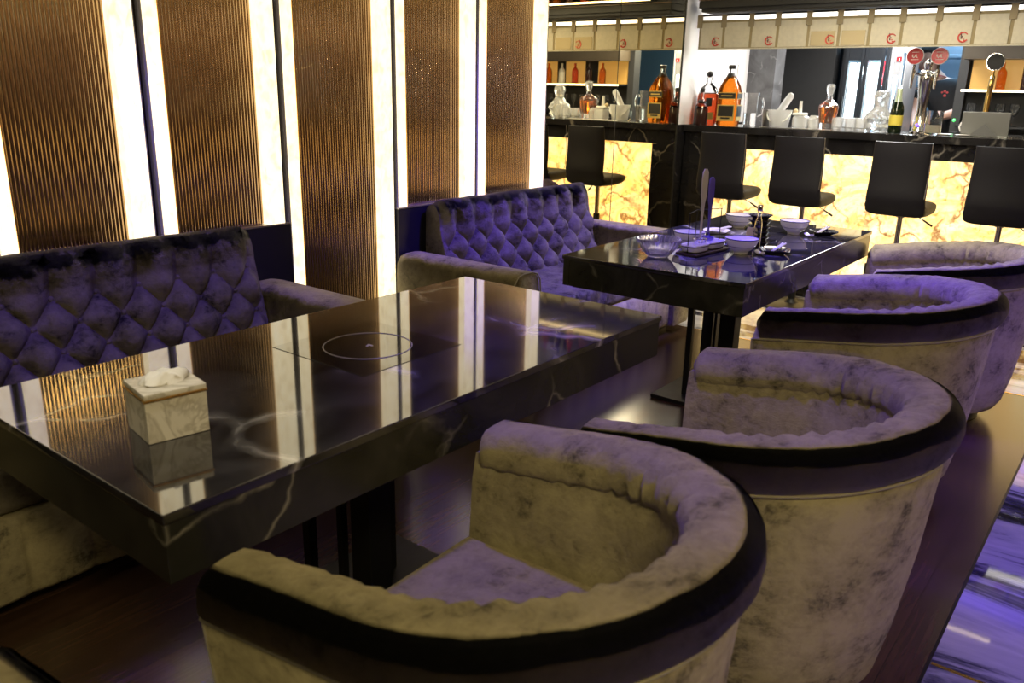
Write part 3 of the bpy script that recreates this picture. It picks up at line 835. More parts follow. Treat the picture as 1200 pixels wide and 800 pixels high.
# bar stools
def make_stool():
    t = thing('bar_stool', '', 'bar stool', (0, 0, 0), 0, 'black bar stools along the bar')
    # seat shell: one bent pad running from back to seat; faces +x
    prof = []
    for k in range(9): prof.append((-.195+.012*math.sin(PI*k/8), 1.15-k*.040))       # back, top to bottom
    for k in range(1, 9):
        a = PI/2*k/8; prof.append((-.195+.085*(1-math.cos(a)), .83-.085*math.sin(a)))
    for k in range(1, 9): prof.append((-.11+.036*k, .745-.004*math.sin(PI*k/8)+.012*(k/8)**2))
    secs = []
    th = .042
    def at(i):
        a = Vector(prof[max(0, i-1)]); c = Vector(prof[min(len(prof)-1, i+1)]); d = (c-a).normalized(); return Vector((d.y, -d.x))
    n = len(prof)
    for i in range(n):
        x, z = prof[i]; nn = at(i); e = min(i, n-1-i); k = 1 if e > 2 else (.55, .85, .97)[e]
        hw = (.162 + .018*min(1, i/n*1.4))*(1 if i < n-3 else (1, .97, .9)[i-(n-3)])
        ring = []
        for q in range(20):
            a = 2*PI*q/20; ca, sa = math.cos(a), math.sin(a)
            u = math.copysign(abs(ca)**.35, ca)*hw; v = math.copysign(abs(sa)**.7, sa)*(th if i < 14 else th*1.95)/2*k
            curve = .018*(u/hw)**2 if i < 12 else -.004*(u/hw)**2
            ring.append(Vector((x + nn.x*v*-1 + (curve if i < 12 else 0), u, z - nn.y*v)))
        secs.append(ring)
    MB().loft(secs).build('seat_shell', M['leather'], t, 60)
    MB().tube([(x-.021+.018, s_*.178 if False else .0, z) for x, z in prof[:1] for s_ in (1,)] + [(-.2, .001, 1.15)], .001, 4).bm.free()
    pts = [Vector((prof[i][0] - .023 + .018, -.166, prof[i][1])) for i in range(0, 9)]
    MB().tube(pts, .0022, 5).build('edge_piping', M['steel'], t)
    MB().cyl(.065, .700, .716, (.03, 0, 0)).build('mount_plate', M['chrome'], t)
    b = MB(); b.lathe([(.030, .685), (.030, .700)], (.03, 0, 0)); b.cyl(.018, .42, .69, (.03, 0, 0)); b.build('gas_lift', M['chrome'], t)
    MB().lathe([(.024, .05), (.026, .30), (.026, .47), (.024, .475)], (.03, 0, 0)).build('column', M['black_metal'], t)
    MB().lathe([(.20, .001), (.205, .008), (.19, .016), (.05, .03), (.028, .055)], (.03, 0, 0), 36).build('foot_disc', M['black_metal'], t)
    lv = MB().tube([(.05, -.02, .70), (.10, -.09, .685), (.13, -.135, .655)], .003, 6).build('lever', M['chrome'], t)
    MB().tube([(.118, -.115, .668), (.148, -.165, .632)], [.005, .007], 8).build('lever_grip', M['cap_black'], lv)
    MB().tube([(.03+.15*math.cos(2*PI*k/32), .15*math.sin(2*PI*k/32), .31) for k in range(32)], .009, 8, closed=True).build('foot_ring', M['black_metal'], t)
    b = MB()
    for a in (0, 2*PI/3, 4*PI/3): b.tube([(.03, 0, .31), (.03+.15*math.cos(a), .15*math.sin(a), .31)], .006, 6)
    b.build('ring_spokes', M['black_metal'], t)
    return t
stool0 = make_stool()
for i, (y, lb) in enumerate(((1.285, 'black bar stool nearest the dark marble bar end and the mirror'),
                             (.765, 'black bar stool second from the mirror, behind the bowls'),
                             (.145, 'black bar stool third from the mirror'),
                             (-.405, 'black bar stool at the right edge of the photo'))):
    o = stool0 if i == 0 else copy_tree(stool0)
    o.location = (4.995, y, 0); o['label'] = lb

# ------------------------------------------------------------------ overhead bulkhead, lamp, shelf and valance
bk = thing('bar_canopy', 'dark moulded canopy hanging over the bar counter', 'canopy', (5.2, 0, 1.95))
b = MB(); b.box((.17, -.34, .055), (.36, 4.14, .05), bev=.004); b.box((.16, -.34, .02), (.30, 4.12, .03), bev=.008); b.build('canopy_slab', M['canopy'], bk)
MB().box((.155, -.34, .425), (.30, 4.12, .68)).build('canopy_box', M['canopy'], bk)
MB().box((-.012, -.34, .083), (.012, 4.14, .006)).build('wood_edge', simple('brown wood edging', (.10, .05, .025), .4), bk)
MB().box((-.05, .4, .1), (.10, 2.4, .008)).build('display_ledge', M['canopy'], bk)
MB().box((-.095, .4, .098), (.012, 2.4, .012)).build('ledge_light', M['led_warm'], bk)
for k in range(7):
    b = MB().lathe([(.03, 0), (.033, .006), (.033, .14), (.03, .165), (.012, .20), (.012, .26), (.009, .262)], seg=16)
    o = tag(b.build('spirit_bottle', (M['whisky'], M['darkspirit'], M['cognac'])[k % 3]), '', 'bottle', 'bottles on the ledge over the bar, seen in the mirror')
    o['label'] = ('amber', 'nearly black', 'red brown')[k % 3] + ' bottle on the lit ledge over the bar, ' + ('farthest from', 'sixth from', 'fifth from', 'fourth from', 'third from', 'second from', 'nearest')[k] + ' the mirror'
    o.location = (5.15, .35+.13*k, 2.0545)
lm = tag(MB().box((5.78, -.30, 1.935), (.05, 4.0, .10), bev=.01).build('linear_lamp', M['lamp_white']), 'long white linear lamp glowing behind the top of the canvas valance', 'lamp')

va = thing('canvas_valance', 'cream canvas valance with red emblems hanging over the bar', 'valance', (5.35, 0, 0))
ys = [1.785, 1.597, 1.390, 1.197, .982, .777, .583, .386, .175, -.028, -.227, -.43, -.63, -.83, -1.03, -1.23, -1.43]
ZT, ZB = 1.912, 1.712
MB().tube([(0, 1.80, 1.945), (0, -1.5, 1.945)], .007, 8).build('rod', M['black_metal'], va)
b = MB(); b.box((.004, .17, (ZT+ZB)/2), (.003, 3.24, ZT-ZB+.0)); b.build('backing_cloth', M['cloth_back'], va)
b = MB(); b.box((-.001, .17, ZB+.004), (.006, 3.24, .008), bev=.002); b.build('hem', M['cloth'], va)
def emblem(parent, yc, zc, r):
    pts = []
    for k in range(27):
        a = math.radians(35 + 290*k/26); pts.append((-.0085, yc - r*math.cos(a), zc + r*math.sin(a)))
    b = MB(); b.tube(pts, [r*(.10+.09*math.sin(PI*k/26)) for k in range(27)], 5)
    b.tube([(-.0085, yc-r*.9, zc-r*.55), (-.0085, yc-r*.5, zc-r*.75), (-.0085, yc-r*.15, zc-r*.60)], r*.16, 5)
    b.tube([(-.0085, yc-r*.35, zc-r*.1), (-.0085, yc-r*.05, zc-r*.32), (-.0085, yc+r*.2, zc-.12*r)], r*.08, 5)
    o = b.build('red_emblem', M['emblem'], parent)
    b = MB(); b.tube([(-.009, yc+r*.35, zc+r*.35), (-.009, yc+r*.62, zc+r*.95), (-.009, yc+r*.5, zc+r*1.2)], r*.10, 5)
    b.tube([(-.009, yc+r*.35, zc-r*.35), (-.009, yc+r*.42, zc+r*.1), (-.009, yc+r*.05, zc+r*.2)], r*.12, 5)
    b.build('dark_stroke', M['emblem_dark'], o)
for i in range(len(ys)-1):
    ya, yb_ = ys[i]-.010, ys[i+1]+.010; wd = ya-yb_
    secs = []
    for k in range(13):
        y = ya-wd*k/12; bow = .003*math.sin(PI*k/12)
        secs.append([Vector((-.003-bow, y, ZB+.012)), Vector((-.003-bow, y, ZT-.018)), Vector((-.001, y, ZT-.018)), Vector((-.001, y, ZB+.012))])
    pn = MB().loft(secs).build('canvas_panel', M['cloth'], va)
    if i in (4, 5):
        MB().box((-.0068, (ya+yb_)/2, ZB+.062), (.002, wd*.88, .092)).build('khaki_patch', M['cloth_patch'], pn)
    if i % 2 == 0: emblem(pn, yb_+.042, ZB+.052, .027)
    MB().box((-.008, ys[i], 1.905), (.006, .040, .09), bev=.001).build('hanging_strap', M['strap'], va)

# ------------------------------------------------------------------ things on the bar counter
CZ = 1.177
def bottle_thing(name, label, x, y, prof, mat, group='bottles on the bar counter', seg=28, sx=1, sy_=1, rz=0, z=CZ):
    t = thing(name, label, 'bottle', (x, y, z), rz, group)
    MB().lathe(prof, seg=seg, sx=sx, sy_=sy_).build('bottle_body', mat, t, 50)
    return t
# squat dark bottle with black stopper
t = bottle_thing('liqueur_bottle', 'squat very dark bottle with black stopper at the left end of the bar', 5.375, 1.735,
    [(.050, 0), (.052, .01), (.052, .108), (.048, .122)], M['darkspirit'])
MB().lathe([(.048, .122), (.046, .135), (.030, .158), (.015, .19), (.013, .235), (.011, .236)], seg=28).build('shoulder', M['glass'], t, 50)
MB().lathe([(.014, .236), (.017, .24), (.017, .262), (.010, .266)], seg=20).build('stopper', M['cap_black'], t)
MB().tube([(.02*math.cos(a), .02*math.sin(a), .165) for a in [2*PI*k/20 for k in range(20)]], .012, 6, closed=True).build('neck_label', M['label_black'], t)
# big red flask behind it
t = bottle_thing('cognac_flask', 'wide red amber flask with round black stopper behind the squat bottle', 5.50, 1.745,
    [(.070, 0), (.074, .012), (.084, .10), (.087, .18), (.082, .215), (.078, .225)], M['cognac'], sy_=1, sx=.55)
MB().lathe([(.078, .225), (.060, .27), (.030, .295), (.020, .31), (.020, .345), (.016, .345)], seg=28, sx=.6).build('shoulder', M['glass'], t, 50)
MB().ball((0, 0, .366), .026, 2, (1, 1, .9)).build('stopper', M['cap_black'], t)
MB().box((-.047, -.03, .165), (.006, .05, .06), bev=.002).build('label', M['label_black'], t)
MB().box((-.045, -.045, .065), (.006, .05, .05), bev=.002).build('label', M['label_gold'], t)
# tall square whisky bottle
t = thing('whisky_bottle', 'tall square whisky bottle with black and gold labels on the bar', 'bottle', (5.46, 1.555, CZ), .15, 'bottles on the bar counter')
def sq(r, z, p=.28): return [Vector((r*math.copysign(abs(math.cos(a))**p, math.cos(a)), r*math.copysign(abs(math.sin(a))**p, math.sin(a)), z)) for a in [2*PI*(k+.5)/32 for k in range(32)]]
MB().loft([sq(.070, 0), sq(.074, .012), sq(.074, .25), sq(.066, .285, .4), sq(.045, .33, .6), sq(.025, .365, 1)]).build('bottle_body', M['whisky'], t, 45)
MB().lathe([(.026, .365), (.022, .38), (.02, .405)]).build('neck', M['glass'], t)
MB().lathe([(.025, .402), (.026, .405), (.026, .428), (.018, .432)]).build('cap', M['cap_black'], t)
b = MB(); b.lathe([(.040, .338), (.030, .362), (.026, .372)], seg=24); b.build('neck_label', M['label_black'], t)
for z0, z1, mt in ((.035, .150, 'label_gold'), (.19, .238, 'label_black')):
    l_ = MB(); l_.box((-.0765, 0, (z0+z1)/2), (.003, .128, z1-z0)); l_.box((0, -.0765, (z0+z1)/2), (.128, .003, z1-z0)); lo = l_.build('label', M[mt], t)
    g = MB()
    if mt == 'label_black': 
        for zz in (z0+.003, z1-.003): g.box((-.0785, 0, zz), (.002, .122, .005)); g.box((0, -.0785, zz), (.122, .002, .005))
        g.box((-.0785, 0, .214), (.002, .085, .008)); g.build('gold_print', M['label_gold'], lo)
    else:
        g.box((-.0785, .0, .105), (.002, .112, .075)); g.box((0, -.0785, .105), (.112, .002, .075)); g.box((-.0785, 0, .055), (.002, .07, .012)); g.build('dark_print', M['label_black'], lo)
# champagne bottle
t = bottle_thing('champagne_bottle', 'dark green champagne bottle with yellow label in front of the blue kitchen', 5.45, .365,
    [(.040, 0), (.042, .008), (.042, .145), (.038, .17), (.024, .20), (.018, .22)], M['greenglass'])
MB().lathe([(.0245, .20), (.019, .222), (.0155, .25), (.0165, .275), (.014, .285), (.006, .287)]).build('foil', M['greenfoil'], t, 50)
MB().lathe([(.0425, .05), (.0425, .115)], seg=28, cap=False).build('label', M['label_yellow'], t)
# decanters
def decanter(x, y, rz, label):
    t = thing('decanter', label, 'decanter', (x, y, CZ), rz, 'crystal decanters on the bar')
    MB().loft([sq(.048, 0, .4), sq(.052, .012, .4), sq(.052, .045, .35), sq(.060, .10, .35), sq(.066, .155, .35), sq(.062, .168, .4), sq(.028, .195, .7), sq(.020, .205, 1), sq(.020, .222, 1), sq(.028, .228, 1), sq(.018, .230, 1)]).build('decanter_body', M['ice_clear'], t, 25)
    MB().loft([sq(.036, .046, .4), sq(.046, .10, .35), sq(.053, .154, .35)]).build('whisky', M['whisky'], t, 25)
    MB().loft([sq(.014, .231, .6), sq(.020, .245, .5), sq(.030, .285, .4), sq(.022, .305, .5), sq(.01, .308, .6)]).build('stopper', M['ice'], t, 20)
    return t
decanter(5.52, .838, .3, 'square crystal decanter of amber whisky in the middle of the bar')
# crystal faceted decanter
t = thing('crystal_bottle', 'bulbous cut crystal bottle left of the champagne bottle', 'bottle', (5.57, .505, CZ), 0, 'bottles on the bar counter')
b = MB(); secs = []
for i, (r, z) in enumerate(((.06, 0), (.085, .03), (.075, .055), (.092, .085), (.078, .115), (.05, .145), (.036, .165), (.038, .20), (.048, .235), (.040, .262), (.03, .268))):
    secs.append([Vector((r*(1+.08*(k % 2))*math.cos(2*PI*(k+.5*(i % 2))/18), r*(1+.08*(k % 2))*math.sin(2*PI*(k+.5*(i % 2))/18), z)) for k in range(18)])
b.loft(secs); b.build('bottle_body', M['ice'], t, 0)
# tumblers
def tumbler(x, y, label, r=.038, h=.085, mat='ice'):
    b = MB(); n = 20; secs = []
    for rr_, z, w_ in ((r*.86, 0, 0), (r*.92, .006, .05), (r*.97, h*.5, .05), (r, h*.62, .0), (r, h, 0), (r*.93, h, 0), (r*.88, h*.3, 0), (r*.7, h*.22, 0)):
        secs.append([Vector((rr_*(1-w_*(k % 2))*math.cos(2*PI*k/n), rr_*(1-w_*(k % 2))*math.sin(2*PI*k/n), z)) for k in range(n)])
    b.loft(secs); o = tag(b.build('tumbler', M[mat], None, 30), label, 'glass', 'cut glass tumblers on the bar'); o.location = (x, y, CZ); return o
for i, (x, y) in enumerate(((5.46, .745), (5.55, .715), (5.46, .655), (5.56, .625), (5.44, .585), (5.63, .67), (5.63, .77))):
    tumbler(x, y, 'cut glass tumbler among the row right of the decanter')
for i, (x, y, r, h) in enumerate(((5.72, 1.00, .035, .075), (5.73, 1.10, .035, .075), (5.66, 1.05, .034, .08))):
    tumbler(x, y, 'plain glass behind the ice bucket on the bar', r, h, 'glass')
# pitcher
t = thing('glass_pitcher', 'tall clear glass pitcher with handle right of the square whisky bottle', 'pitcher', (5.50, 1.40, CZ))
MB().lathe([(.046, 0), (.048, .006), (.050, .20), (.056, .238), (.053, .238), (.047, .20), (.045, .012)], seg=28).build('pitcher_body', M['pitcher'], t, 50)
MB().lathe([(.0445, .013), (.0455, .095)], seg=28).build('water', M['glass'], t)
MB().tube([(.0, -.050, .20), (0, -.085, .20), (0, -.098, .16), (0, -.085, .09), (0, -.048, .07)], .007, 8).build('handle', M['pitcher'], t)
# steel cup
t = thing('steel_cup', 'plain steel cup between the pitcher and the ice bucket', 'cup', (5.60, 1.30, CZ))
MB().lathe([(.038, 0), (.040, .004), (.045, .12), (.047, .122), (.043, .12), (.038, .01)], seg=28).build('cup_body', M['steel'], t, 50)
# ice bucket with tongs arm
t = thing('ice_bucket', 'clear plastic ice bucket with swing handle on the bar', 'ice bucket', (5.49, 1.17, CZ))
MB().lathe([(.060, 0), (.066, .01), (.080, .10), (.086, .125), (.081, .125), (.075, .10), (.06, .014)], seg=32).build('bucket_body', M['frost'], t, 50)
MB().tube([(-.088*math.cos(a)*.55-.01, .088*math.sin(a), .11-.075*math.cos(a)) for a in [PI*k/16-PI/2 for k in range(17)]], .006, 8).build('swing_handle', M['white_plastic'], t)
b = MB()
for k in range(9): b.box((random.uniform(-.04, .04), random.uniform(-.04, .04), .05+.02*(k % 4)), (.03, .03, .03), rz=random.random()*3, bev=.003)
ic = b.build('ice_cubes', M['ice'], t); ic['kind'] = 'stuff'
t = tag(empty('ice_scoop', (5.55, 1.245, CZ+.125)), 'clear plastic wrapped scoop leaning out of the ice bucket', 'scoop')
mt_ = Matrix.Rotation(math.radians(32), 3, 'X')
MB().lathe([(.012, -.03), (.024, .0), (.026, .06), (.024, .13), (.014, .145)], seg=14, mtx=mt_).build('scoop_body', M['frost'], t, 40)
t.location = (5.50, 1.175, CZ+.115)
# white sundries
t = thing('bar_caddy', 'white clear bar caddy with a small scoop handle right of the ice bucket', 'caddy', (5.47, 1.005, CZ))
MB().box((0, 0, .045), (.10, .10, .09), bev=.02, seg=3).build('caddy_body', M['frost'], t)
MB().box((0, .01, .10), (.09, .085, .02), bev=.008).build('caddy_lid', M['white_plastic'], t)
MB().tube([(0, .01, .105), (0, .012, .19)], [.012, .010], 10).build('scoop_handle', M['white_plastic'], t)
MB().ball((0, .045, .118), .018).build('cork', simple('cork', (.62, .50, .30), .8), t)
MB().lathe([(.033, 0), (.034, .07), (.02, .09), (.018, .095)], (0, -.085, 0), 20).build('jar', M['frost'], t)
o = tag(MB().lathe([(.03, 0), (.034, .01), (.036, .08), (.02, .088)], seg=20).build('white_jar', M['white_plastic']), 'small white jar left of the whisky decanter', 'jar'); o.location = (5.62, .93, CZ)
# beer tower
bt = thing('beer_tower', 'tall chrome beer tap tower with two round red badges', 'beer tap', (5.57, .245, CZ))
secs = []
for z, rx, ry, ox in ((0, .040, .050, 0), (.02, .036, .046, 0), (.08, .026, .034, 0), (.16, .024, .030, 0), (.24, .030, .036, 0), (.32, .042, .046, -.006), (.355, .046, .050, -.010), (.385, .040, .046, -.010), (.40, .02, .03, -.008)):
    secs.append([Vector((ox+rx*math.cos(2*PI*k/28), ry*math.sin(2*PI*k/28), z)) for k in range(28)])
MB().loft(secs).build('column', M['chrome'], bt, 60)
MB().lathe([(.062, 0), (.062, .012), (.045, .016)], seg=28).build('flange', M['chrome'], bt)
MB().tube([(-.048, .0, .05), (-.052, 0, .06)], .012, 10).build('blue_lamp', M['blue_led'], bt)
MB().lathe([(.018, 0), (.026, .03), (.026, .05), (.010, .07)], (0, 0, .40), 20).build('finial', M['chrome'], bt)
rotX = Matrix.Rotation(-PI/2, 3, 'Y')
def badge(parent, c, r, mat, rim, text=True):
    o = MB().lathe([(r, 0), (r, .010), (r*.97, .012)], c, 36, rotX).build('badge', rim, parent, 30)
    f = MB().lathe([(r*.95, .0105), (r*.95, .014)], c, 36, rotX).build('badge_face', mat, o, 30)
    if text:
        b = MB(); x = c[0]-.0145
        b.tube([(x, c[1]+r*.28, c[2]+r*.18), (x, c[1]+r*.30, c[2]-r*.05), (x, c[1]+r*.15, c[2]-r*.2), (x, c[1]+r*.0, c[2]-r*.08), (x, c[1]+r*.0, c[2]+r*.18)], r*.06, 5)
        b.tube([(x, c[1]-r*.15, c[2]+r*.2), (x, c[1]-r*.17, c[2]-r*.15), (x, c[1]-r*.32, c[2]-r*.16)], r*.06, 5)
        b.tube([(x, c[1]+r*.45, c[2]-r*.42), (x, c[1]-r*.45, c[2]-r*.40)], r*.035, 4)
        b.tube([(x, c[1]+r*.4, c[2]+r*.44), (x, c[1]-r*.4, c[2]+r*.46)], r*.03, 4)
        b.build('white_lettering', M['white_print'], f)
for s_ in (1, -1):
    yy = .072*s_
    MB().tube([(-.02, yy*.5, .375), (-.06, yy, .38)], .011, 10).build('tap_arm', M['chrome'], bt)
    MB().tube([(-.06, yy, .40), (-.065, yy, .37), (-.075, yy, .33), (-.078, yy, .285)], [.016, .013, .010, .008], 10).build('spout', M['chrome'], bt)
    MB().tube([(-.06, yy, .40), (-.055, yy, .45)], .008, 8).build('tap_handle', M['chrome'], bt)
    badge(bt, (-.055, yy*1.02, .487), .052, M['red_badge'], M['white_print'])
# single gold tap with black badge
gt = thing('gold_tap', 'slim golden beer tap with a round black badge at the right', 'beer tap', (5.60, -.13, CZ))
MB().tube([(0, 0, 0), (0, 0, .25), (-.006, -.004, .33), (-.03, -.01, .36), (-.06, -.012, .345), (-.065, -.012, .31)], [.018, .017, .016, .014, .012, .010], 12).build('column', M['gold'], gt, 60)
MB().lathe([(.04, 0), (.04, .01), (.02, .02)], seg=24).build('flange', M['gold'], gt)
MB().tube([(-.03, -.01, .36), (-.03, -.01, .41)], .006, 8).build('tap_handle', M['gold'], gt)
badge(gt, (-.03, -.012, .452), .052, M['black_badge'], M['chrome'], False)
# mug of pale drink
t = thing('glass_mug', 'glass mug half full of a milky drink in front of the beer tower', 'mug', (5.46, .135, CZ))
MB().lathe([(.050, 0), (.052, .006), (.052, .150), (.048, .150), (.047, .012)], seg=28).build('mug_body', M['glass'], t, 50)
MB().lathe([(.0465, .013), (.0465, .062)], seg=28).build('drink', M['beer'], t)
# steel panel stand, mug behind, saucers, tray
t = thing('steel_stand', 'square brushed steel display stand at the right end of the bar', 'display stand', (5.45, -.165, CZ))
MB().box((0, 0, .076), (.012, .268, .150), bev=.003, rot=Matrix.Rotation(-.10, 3, 'Y')).build('panel', M['grey_steel'], t)
MB().prism([(-.08, 0), (.08, 0), (0, .075)], -.002, .002, (-.012, .0, .006), Matrix(((0, 0, 1), (1, 0, 0), (0, 1, 0)))).build('painted_reflection', M['reflection_grey'], t)  # triangular reflection in the steel panel, built as a darker piece
MB().box((.05, 0, .004), (.10, .26, .006), bev=.002).build('foot', M['steel'], t)
t = thing('white_mug', 'white mug with ring handle half hidden behind the steel stand', 'mug', (5.66, -.03, CZ))
MB().lathe([(.036, 0), (.040, .006), (.042, .095), (.038, .095), (.036, .01)], (0, -.03, 0), 24).build('mug_body', M['bowl'], t, 50)
MB().tube([(0, .010, .08), (0, .040, .075), (0, .048, .05), (0, .04, .025), (0, .010, .02)], .006, 8).build('handle', M['bowl'], t)
for k, (x, y, lb) in enumerate(((5.40, .045, 'white saucer lying on the bar right of the milky mug'), (5.42, -.01, 'white saucer on the bar touching the steel stand'))):
    o = tag(MB().lathe([(.022, 0), (.026, .003), (.045, .010), (.043, .0115), (.022, .006)], seg=28).build('saucer', M['bowl']), lb, 'saucer', 'white saucers on the bar'); o.location = (x, y, CZ+.0)
    if k: o.location = (5.385, -.06, CZ)
o = tag(MB().box((5.36, 1.0, CZ+.0035), (.07, .50, .006), bev=.002).build('bar_mat', M['steel']), 'long thin steel drip mat along the front edge of the bar', 'bar mat')
# more glassware at the right end, out of frame, seen reflected in the floor
for k in range(4):
    tumbler(5.45+.05*(k % 2), -.50-.1*k, 'glass at the far right of the bar, reflected in the floor', .04, .12, 'glass')

# ------------------------------------------------------------------ behind the bar
BK = 7.1
struct(box_obj('wall_behind_bar', (BK, 1.343, 0), (BK+.12, 2.6, 2.72), M['dark_wall']))
struct(box_obj('wall_niche', (BK-.005, 1.825, 0), (BK, 1.835, 2.0), M['steel']))
sh = tag(box_obj('wall_shelf', (BK-.16, 1.84, 1.42), (BK-.001, 2.2, 1.435), M['dark_board']), 'small dark wall shelf between the grey pillar and dark wall', 'shelf')
o = tag(MB().lathe([(.035, 0), (.045, .09), (.047, .10), (.04, .10)], seg=20).build('purple_cup', simple('lilac plastic', (.30, .22, .45), .4)), 'lilac cup on the small dark wall shelf', 'cup'); o.location = (BK-.08, 1.955, 1.436)
o = tag(MB().box((0, 0, .075), (.05, .07, .15), bev=.006).build('orange_carton', simple('orange carton', (.75, .28, .14), .5)), 'orange carton standing on the lilac cup shelf', 'carton'); o.location = (BK-.08, 2.065, 1.436)
sw = tag(box_obj('wall_switch', (6.20, WY-.012, 1.50), (6.27, WY-.001, 1.64), M['white_plastic'], bev=.003), 'white switch plate at the far end of the white wall', 'switch')
# fridges
def fridge(name, label, x, y0, y1, h, doors, header=False):
    ft = .011 if header else .028
    t = thing(name, label, 'fridge', (x, (y0+y1)/2, 0), 0, 'lit drinks fridges behind the bar'); w_ = y1-y0
    D = .62 if not header else .42
    b = MB()
    for s_ in (-1, 1): b.box((D/2, s_*(w_/2-ft/2), h/2), (D, ft, h))
    b.box((D/2, 0, .06), (D, w_-.062, .12)); b.box((D/2, 0, h-.03), (D, w_-.062, .06)); b.box((D-.015, 0, h/2), (.03, w_-.062, h-.2))
    b.build('casing', M['fridge_body'] if not header else M['fridge_grey'], t)
    MB().box((D-.04, 0, h/2), (.012, w_-.07, h-.2)).build('lining', M['fridge_inside'], t)
    pl = bpy.data.lights.new('fridge_light', 'POINT'); pl.energy = 18; pl.color = (.70, .90, 1.0); pl.shadow_soft_size = .04
    po = bpy.data.objects.new('fridge_light', pl); C.objects.link(po); po.parent = t; po.location = (.12, 0, 1.62)
    for z in (.45, .80, 1.15, 1.5):
        MB().box((D/2+.03, 0, z), (D-.16, w_-.075, .008)).build('shelf', M['chrome'], t)
    dw = (w_-.06)/doors
    for k in range(doors):
        yc = -w_/2+.03+dw*(k+.5)
        fr = MB()
        for s_ in (-1, 1): fr.box((-.012, yc+s_*(dw/2-ft/2-.002), h/2), (.03, ft, h-.12))
        top = .10 if not header else .20
        fr.box((-.012, yc, h-.06-top/2), (.03, dw-2*ft-.006, top)); fr.box((-.012, yc, .10), (.03, dw-2*ft-.006, .10))
        f = fr.build('door', M['fridge_body'] if not header else M['fridge_grey'], t)
        MB().box((-.012, yc, (h-.06-top+.15)/2), (.006, dw-2*ft-.008, h-.06-top-.15)).build('glass_pane', M['glass'], f)
        MB().box((-.045, yc+(dw/2-.02)*(1 if k else -1), h*.62), (.02, .014, .5), bev=.004).build('handle', M['black_metal'], f)
        for s_ in (-1, 1):
            MB().box((.05, yc+s_*(dw/2-(.05 if not header else .018)), h/2), (.03, .045 if not header else .012, h-.35), bev=.004).build('light_tube', M['lamp_cool'], t)
        if header:
            MB().box((-.029, yc-.01, h-.13), (.003, .04, .035)).build('red_badge', M['red_badge'], t)
            MB().box((-.031, yc-.012, h-.133), (.002, .008, .02)).build('white_mark', M['white_print'], t)
    return t
fridge('drinks_fridge', 'black double-door drinks fridge glowing white behind the bar', BK, .90, 1.28, 1.86, 2)
fridge('drinks_fridge', 'narrow grey drinks fridge with red badge, beside the double-door one', BK+.03, .765, .895, 1.84, 1, True)
for i, (x, y, z, r, h, mt) in enumerate(((7.35, .985, 1.155, .045, .28, 'white_plastic'), (7.35, 1.17, 1.155, .035, .26, 'fridge_inside'), (7.35, .985, 1.505, .035, .2, 'red_badge'), (7.35, 1.17, 1.505, .035, .2, 'label_white'))):
    o = tag(MB().lathe([(r, 0), (r, h*.6), (r*.4, h*.75), (r*.4, h)], seg=18).build('cold_bottle', M[mt]), ('tall white bottle inside the right door of the black fridge', 'pale bottle inside the left door of the black fridge', 'red-topped bottle on the upper fridge shelf', 'cream bottle on the upper fridge shelf, left door')[i], 'bottle', 'bottles inside the black fridge'); o.location = (x, y, z)
# kitchen seen through the gap: wall, steel shelves
struct(box_obj('wall_kitchen_left', (BK+.9, 1.02, 0), (BK+1.0, 2.6, 2.72), M['dark_wall']))
struct(box_obj('door_post', (BK-.02, .285, 0), (BK+.10, .352, 2.72), M['dark_wall']))
struct(box_obj('wall_bar_back', (BK+.05, -3.6, 0), (BK+.15, .285, 2.72), M['dark_wall']))
ks = thing('kitchen_rack', 'tall steel kitchen rack in the blue lit room behind the bar', 'rack', (8.9, .75, 0))
for z in (.5, .9, 1.3, 1.55, 1.8): MB().box((0, 0, z), (.4, 1.6, .03), bev=.004).build('rack_shelf', M['kitchen_steel'], ks)
for yy in (-.78, .78):
    for xx in (-.18, .18): MB().cyl(.015, 0, 2.0, (xx, yy, 0), 10).build('upright', M['chrome'], ks)
for k in range(5):
    o = tag(MB().lathe([(.09, 0), (.10, .01), (.10, .13), (.105, .135), (.095, .135)], seg=20).build('steel_pan', M['kitchen_steel']), 'steel pan on the rack in the blue kitchen', 'pan', 'steel pans on the kitchen rack'); o.location = (8.85, .25+.26*k, 1.316)
tag(MB().box((9.1, .8, 2.05), (.1, .8, .04)).build('tube_lamp', M['lamp_cool']), 'cool tube lamp over the kitchen rack', 'lamp')
# back bar display: amber boards, lit shelf, bottles and glasses
bd = thing('back_bar_display', 'amber backlit display with a glowing shelf behind the bar', 'display shelf', (BK, 0, 0))
MB().box((.03, -.40, 1.60), (.02, 1.32, .26)).build('dark_back', M['dark_wall'], bd)
for (ya, yb_) in ((.262, -.09), (-.26, -.50), (-.62, -.85)):
    MB().box((.012, (ya+yb_)/2, 1.60), (.012, ya-yb_, .24)).build('amber_panel', M['amber_back'], bd)
MB().box((-.09, -.40, 1.468), (.22, 1.36, .012)).build('shelf_board', M['dark_board'], bd)
MB().box((-.196, -.40, 1.468), (.012, 1.36, .016)).build('shelf_light', M['led_warm'], bd)
MB().box((-.10, -.40, 1.20), (.22, 1.36, .016)).build('shelf_board', M['dark_board'], bd)
MB().box((-.10, -.40, .60), (.24, 1.40, 1.1)).build('cabinet', M['dark_board'], bd)
MB().box((-.12, -.40, 1.85), (.20, 1.40, .30)).build('frosted_box', simple('smoked glass box', (.07, .055, .038), .4), bd)
